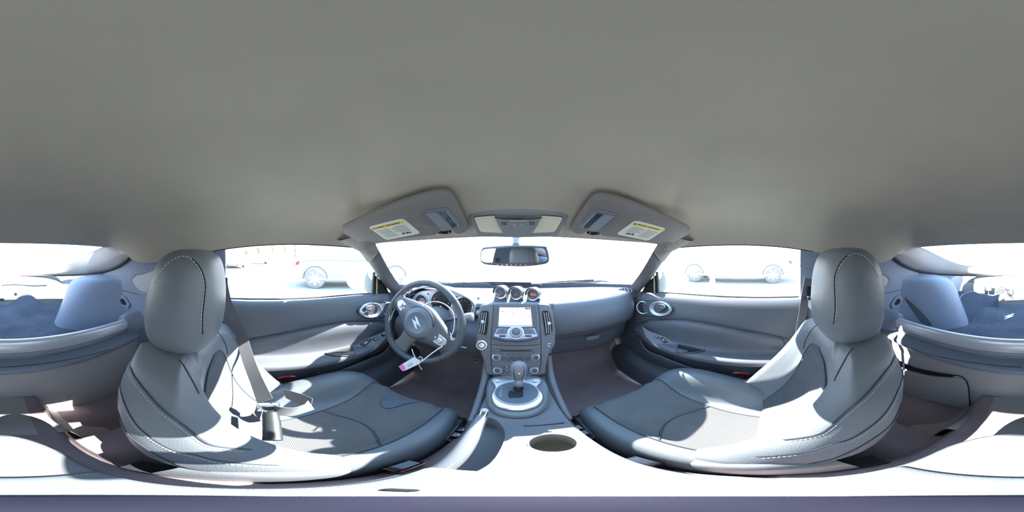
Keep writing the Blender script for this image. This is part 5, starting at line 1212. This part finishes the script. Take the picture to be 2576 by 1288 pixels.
# round base plate of the camera's own stand on the armrest
CBp = thing('camera_stand', 'round slate-grey stand base on the sunlit armrest lid directly below', 'camera stand', (CX, 0, -.494))
lathe('stand_base', [(.047, -.001), (.047, .006), (.044, .008), (.0001, .008)], (CX, 0, -.494), (0, 0, 1), mat('slate stand', (34, 34, 50), .7, spec=.1), CBp, seg=48)
# ------------------------------------------------------------------ outside
GZ = -1.15
gr = mk('ground', [(-60, -60, GZ), (60, -60, GZ), (60, 60, GZ), (-60, 60, GZ)], [(0, 1, 2, 3)], mat('pale asphalt', (185, 186, 184), .9, bump=('noise', 30, .3), var=.05)); gr.name = 'ground'
tag(gr, 'sun-bleached car lot surface around the car', 'ground', kind='structure')
def mirror_out(s):
    nm = 'left' if s < 0 else 'right'
    f = (lambda p: V(p[0]*s, p[1], p[2]))
    R = thing('door_mirror', ('left' if s < 0 else 'right')+' door mirror outside the '+("driver's" if s < 0 else "passenger's")+' window', 'door mirror', f((.80, .60, -.2)), 'pair of door mirrors')
    c = V(.862, .60, -.150); n = V(-.28, -.95, .05).normalized(); X = V(n.y*-1, n.x, 0).normalized(); Y = n.cross(X)
    if Y.z < 0: Y = -Y
    rows = []
    for h, k in ((-.09, .25), (-.075, .62), (-.045, .90), (-.01, 1.02), (.004, 1.0)):
        rows.append([f(c+n*h+X*math.copysign(abs(cos(a))**.7, cos(a))*.098*k+Y*math.copysign(abs(sin(a))**.75, sin(a))*.066*k) for a in [2*pi*i/32 for i in range(32)]])
    surf('mirror_shell', rows, mat('mirror housing paint', (178, 182, 190), .25, coat=.6), R, nu=1, nv=3, closed=True, cap=True)
    q = [c+n*.005+X*math.copysign(abs(cos(a))**.7, cos(a))*.088+Y*math.copysign(abs(sin(a))**.75, sin(a))*.056 for a in [2*pi*i/32 for i in range(32)]]
    mk('mirror_glass', [f(p) for p in q], [tuple(range(32))], MIR, R, smooth=False)
    surf('mirror_arm', [[f(p) for p in r] for r in ([(.80, .62, -.10), (.80, .60, -.20), (.80, .66, -.21), (.80, .68, -.11)], [(.745, .60, -.13), (.745, .58, -.215), (.745, .64, -.22), (.745, .66, -.14)], [(.70, .60, -.15), (.70, .575, -.225), (.70, .66, -.23), (.70, .67, -.15)])], mat('mirror arm green grey', (96, 112, 108), .4), R, nu=2, nv=2, closed=True, cap=True)
mirror_out(-1); mirror_out(1)
# own bonnet
def bon(x, y): return -.235-.10*((y-1.12)/.95)**2*1.4-.10*(abs(x)/.75)**3
ob = mk('bonnet', *gridf([[V(x*.06, 1.12+.95*j/12, bon(x*.06, 1.12+.95*j/12)) for x in range(-12, 13)] for j in range(13)]), MATS['car paint white']); tag(ob, 'pale painted bonnet beyond the windscreen', 'bonnet')
for k_, (x0, x1) in enumerate(((-.45, .10), (.05, .55))):
    W_ = thing('windscreen_wiper', ('left' if k_ == 0 else 'right')+' black wiper arm resting at the foot of the windscreen', 'wiper', (x0, 1.12, -.2), 'windscreen wipers')
    tube('wiper_arm', [(x0, 1.13, -.205), ((x0+x1)/2, 1.10, -.182), (x1, 1.06, -.178)], .006, BLK, W_, seg=6, nv=3); tube('wiper_blade', [(x0+.08, 1.098, -.19), (x1, 1.055, -.186), (x1+.06, 1.03, -.19)], .004, BLK, W_, seg=6, nv=3)
def car(kind, label, paint, loc, hd, group=None, wheelc=(210, 212, 214), tall=0):
    """a parked car: nose along local +x, wheels 0.36 m"""
    R = thing(kind, label, 'car' if kind != 'pickup_truck' else 'truck', (loc[0], loc[1], GZ), group)
    M = Matrix.Rotation(hd, 3, 'Z'); f = lambda p: M @ V(p[0], p[1], p[2])+V(loc[0], loc[1], GZ)
    L, Wd = 4.6, 1.85; h = 1.62 if tall else 1.45
    if kind == 'pickup_truck': L, h = 5.4, 1.85
    mp_ = mat('paint '+paint[0], paint[1], .2, coat=.8); gm_ = mat('car glass', (150, 165, 172), .08, spec=1); tm = mat('tyre', (128, 130, 130), .8); wm = mat('alloy wheel', wheelc, .35, .3); rd = RED  # tyres and glass paled as well, imitating overexposure
    body = [(-.5, .45, .80), (-.49, .40, 1.0), (-.30, .28, 1.02), (.18, .28, .98), (.42, .30, .90), (.495, .36, .72), (.5, .45, .60)]
    rows = []
    for fx, zb, zt in body:
        x = fx*L; w = Wd/2*(1 if abs(fx) < .44 else .90); rows.append([(x, -w*.94, zb), (x, -w, zb+.12), (x, -w, zt-.16), (x, -w*.93, zt), (x, 0, zt+.02), (x, w*.93, zt), (x, w, zt-.16), (x, w, zb+.12), (x, w*.94, zb), (x, 0, zb-.02)])
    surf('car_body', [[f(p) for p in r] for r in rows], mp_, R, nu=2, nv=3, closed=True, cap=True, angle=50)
    cab = [(-.49, .94), (-.40, h-.12), (-.20, h), (.05, h-.02), (.16, h-.2), (.27, .96)] if kind != 'pickup_truck' else [(-.12, 1.0), (-.10, h-.1), (-.05, h), (.10, h-.02), (.17, h-.2), (.25, 1.0)]
    rows = []
    for fx, zt in cab:
        x = fx*L; w = Wd/2*.92; wt_ = w-(zt-.92)*.30; rows.append([(x, -w, .90), (x, -(w+wt_)/2, (.90+zt)/2), (x, -wt_, zt-.05), (x, -wt_*.8, zt), (x, wt_*.8, zt), (x, wt_, zt-.05), (x, (w+wt_)/2, (.90+zt)/2), (x, w, .90)])
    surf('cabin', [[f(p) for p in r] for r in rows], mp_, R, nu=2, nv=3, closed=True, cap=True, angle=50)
    for sd_ in (-1, 1):
        xs_ = [cab[1][0]*L+.12, (cab[1][0]+cab[4][0])/2*L, cab[4][0]*L-.05]
        for a, b in ((xs_[0], xs_[1]-.05), (xs_[1]+.05, xs_[2])):
            w = Wd/2*.92; wt_ = w-(h-.92)*.30
            q = [(a-.02, sd_*(w+.004), 1.0), (b+.06, sd_*(w+.004), 1.0), (b-.05, sd_*(wt_+.03), h-.16), (a+.1, sd_*(wt_+.03), h-.16)]
            plate('side_window', [f(p) for p in q], M @ V(0, sd_, 0), .012, gm_, R)
        plate('tail_lamp', [f(p) for p in ((-.495*L, sd_*Wd*.40, .80), (-.44*L, sd_*Wd*.50, .84), (-.43*L, sd_*Wd*.50, .95), (-.49*L, sd_*Wd*.40, .97))], M @ V(-.3, sd_, 0), .02, rd, R)
        for fx in (-.31, .31):
            c = f((fx*L, sd_*(Wd/2-.10), .36)); n = M @ V(0, sd_, 0)
            wv = lathe('wheel', [(.30, -.10), (.355, -.08), (.365, -.02), (.365, .07), (.345, .105), (.245, .108)], c, n, tm, R, seg=32)
            lathe('rim', [(.245, .10), (.235, .085), (.0001, .06)], c, n, BLK if 0 else mat('rim shadow', (150, 152, 156), .5), wv, seg=28)
            xx = M @ V(1, 0, 0); yy = V(0, 0, 1); pr = []
            for k in range(7):
                a = 2*pi*k/7+.2; d = xx*cos(a)+yy*sin(a); e = n.cross(d); q = c+n*.098; pr.append(platev([q-e*.035, q+d*.235-e*.03, q+d*.235+e*.03, q+e*.035], n, .012))
            mk('wheel_spokes', *join(pr), wm, wv, smooth=False)
            ring = [f((fx*L+.42*cos(t), sd_*(Wd/2+.002), .36+.42*sin(t))) for t in [pi*k/16 for k in range(17)]]
            mk('wheel_arch', *tubev(ring, .03, 6), mat('arch trim', (110, 114, 112), .7), R)
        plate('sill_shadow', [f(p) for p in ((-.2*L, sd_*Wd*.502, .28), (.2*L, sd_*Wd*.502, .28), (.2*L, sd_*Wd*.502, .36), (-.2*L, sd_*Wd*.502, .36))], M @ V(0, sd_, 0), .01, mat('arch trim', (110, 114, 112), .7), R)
    tube('door_handle', [f((.02*L, Wd*.50*1, .88)), f((.07*L, Wd*.505, .885))], .02, CHR, R, seg=6)
    tube('door_handle', [f((.02*L, -Wd*.50, .88)), f((.07*L, -Wd*.505, .885))], .02, CHR, R, seg=6)
    return R
# left of the car: rear quarter of a dark sport utility car, paint paled to imitate overexposure
wc = PZ(798, 722, GZ); hd0 = radians(70)
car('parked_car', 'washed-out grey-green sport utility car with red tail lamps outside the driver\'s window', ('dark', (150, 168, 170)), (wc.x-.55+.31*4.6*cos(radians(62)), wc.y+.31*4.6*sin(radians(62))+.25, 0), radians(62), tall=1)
for i, (u, d, hd, pc, lb) in enumerate(((585, 17, 20, (90, 110, 130), 'far blue car in the lot beyond the driver\'s window'), (648, 24, 100, (170, 170, 172), 'far grey car below the trees beyond the driver\'s window'), (712, 33, 80, (200, 200, 200), 'far white car left of the sport utility car'))):
    r_ = ray(u, 644); car('parked_car', lb, ('far %d' % i, pc), (r_.x*d, r_.y*d, 0), radians(hd))
# right: a light pickup truck, cars further off
wc = PZ(1752, 708, GZ)
car('pickup_truck', 'white pickup truck parked outside the passenger\'s window', ('white truck', (225, 228, 230)), (wc.x+.9+.0, wc.y-1.55, 0), radians(96))
for i, (u, d, hd, pc, lb) in enumerate(((1890, 22, 95, (205, 208, 206), 'pale car in the lot beyond the passenger\'s window'), (1985, 19, 60, (120, 122, 128), 'far dark car near the rear of the passenger\'s window'), (2014, 26, 30, (180, 182, 184), 'far silver car behind the dark one'))):
    r_ = ray(u, 644); car('parked_car', lb, ('off %d' % i, pc), (r_.x*d, r_.y*d, 0), radians(hd))
# a pale post in the lot, and the mound behind it
pc_ = PZ(1792, 745, GZ); Pc = thing('traffic_cone', 'pale green-white cone standing beside the pickup truck', 'cone', pc_)
lathe('cone_body', [(.16, .03), (.05, .62), (.035, .70), (.0001, .70)], pc_, (0, 0, 1), mat('cone pale', (196, 220, 208), .6), Pc, seg=18); plate('cone_base', [pc_+V(a*.22, b*.22, 0) for a, b in ((-1, -1), (1, -1), (1, 1), (-1, 1))], (0, 0, 1), .03, mat('cone pale', (196, 220, 208), .6), Pc)
# trees on the horizon to the left
random.seed(11)
LM_ = mat('dry foliage', (150, 146, 96), .9, var=.2); TK = mat('bark', (110, 100, 88), .9)
def tree(u, d, h, lab, name='tree'):
    r_ = ray(u, 644); b = V(r_.x*d, r_.y*d, GZ); T_ = thing(name, lab, 'tree', b, 'trees along the edge of the lot')
    pr = [tubev([b, b+V(.1, .1, h*.5), b+V(0, .2, h*.8)], [.16, .10, .04], 8)]
    for k in range(7): a = random.random()*6.28; z = h*(.35+.08*k); pr.append(tubev([b+V(0, 0, z), b+V(cos(a)*h*.22, sin(a)*h*.22, z+h*.16)], [.05, .015], 5))
    mk('trunk', *join(pr), TK, T_)
    pr = []
    for k in range(420):
        a = random.random()*6.28; e = random.random(); rr = h*.30*sqrt(random.random()); z = h*(.35+.62*e); c = b+V(cos(a)*rr*(1.15-e*.7), sin(a)*rr*(1.15-e*.7), z); q = .10+.10*random.random()
        x = V(random.uniform(-1, 1), random.uniform(-1, 1), random.uniform(-1, 1)).normalized(); y = frame(x)[0]; pr.append(([c-x*q, c+y*q*.6, c+x*q, c-y*q*.6], [(0, 1, 2, 3)]))
    mk('crown', *join(pr), LM_, T_, smooth=False, recalc=False)
for i, (u, d, h) in enumerate(((650, 40, 3.4), (685, 42, 3.9), (715, 38, 4.6), (742, 41, 4.2), (620, 44, 2.9), (775, 43, 3.8))): tree(u, d, h, ['short bare-looking tree left of the others on the lot edge', 'dry yellowish tree above the far parked cars', 'tallest dry tree above the sport utility car\'s rear window', 'thin dry tree just right of the tallest tree', 'lowest tree at the far left of the row', 'dry tree at the right end of the row'][i])
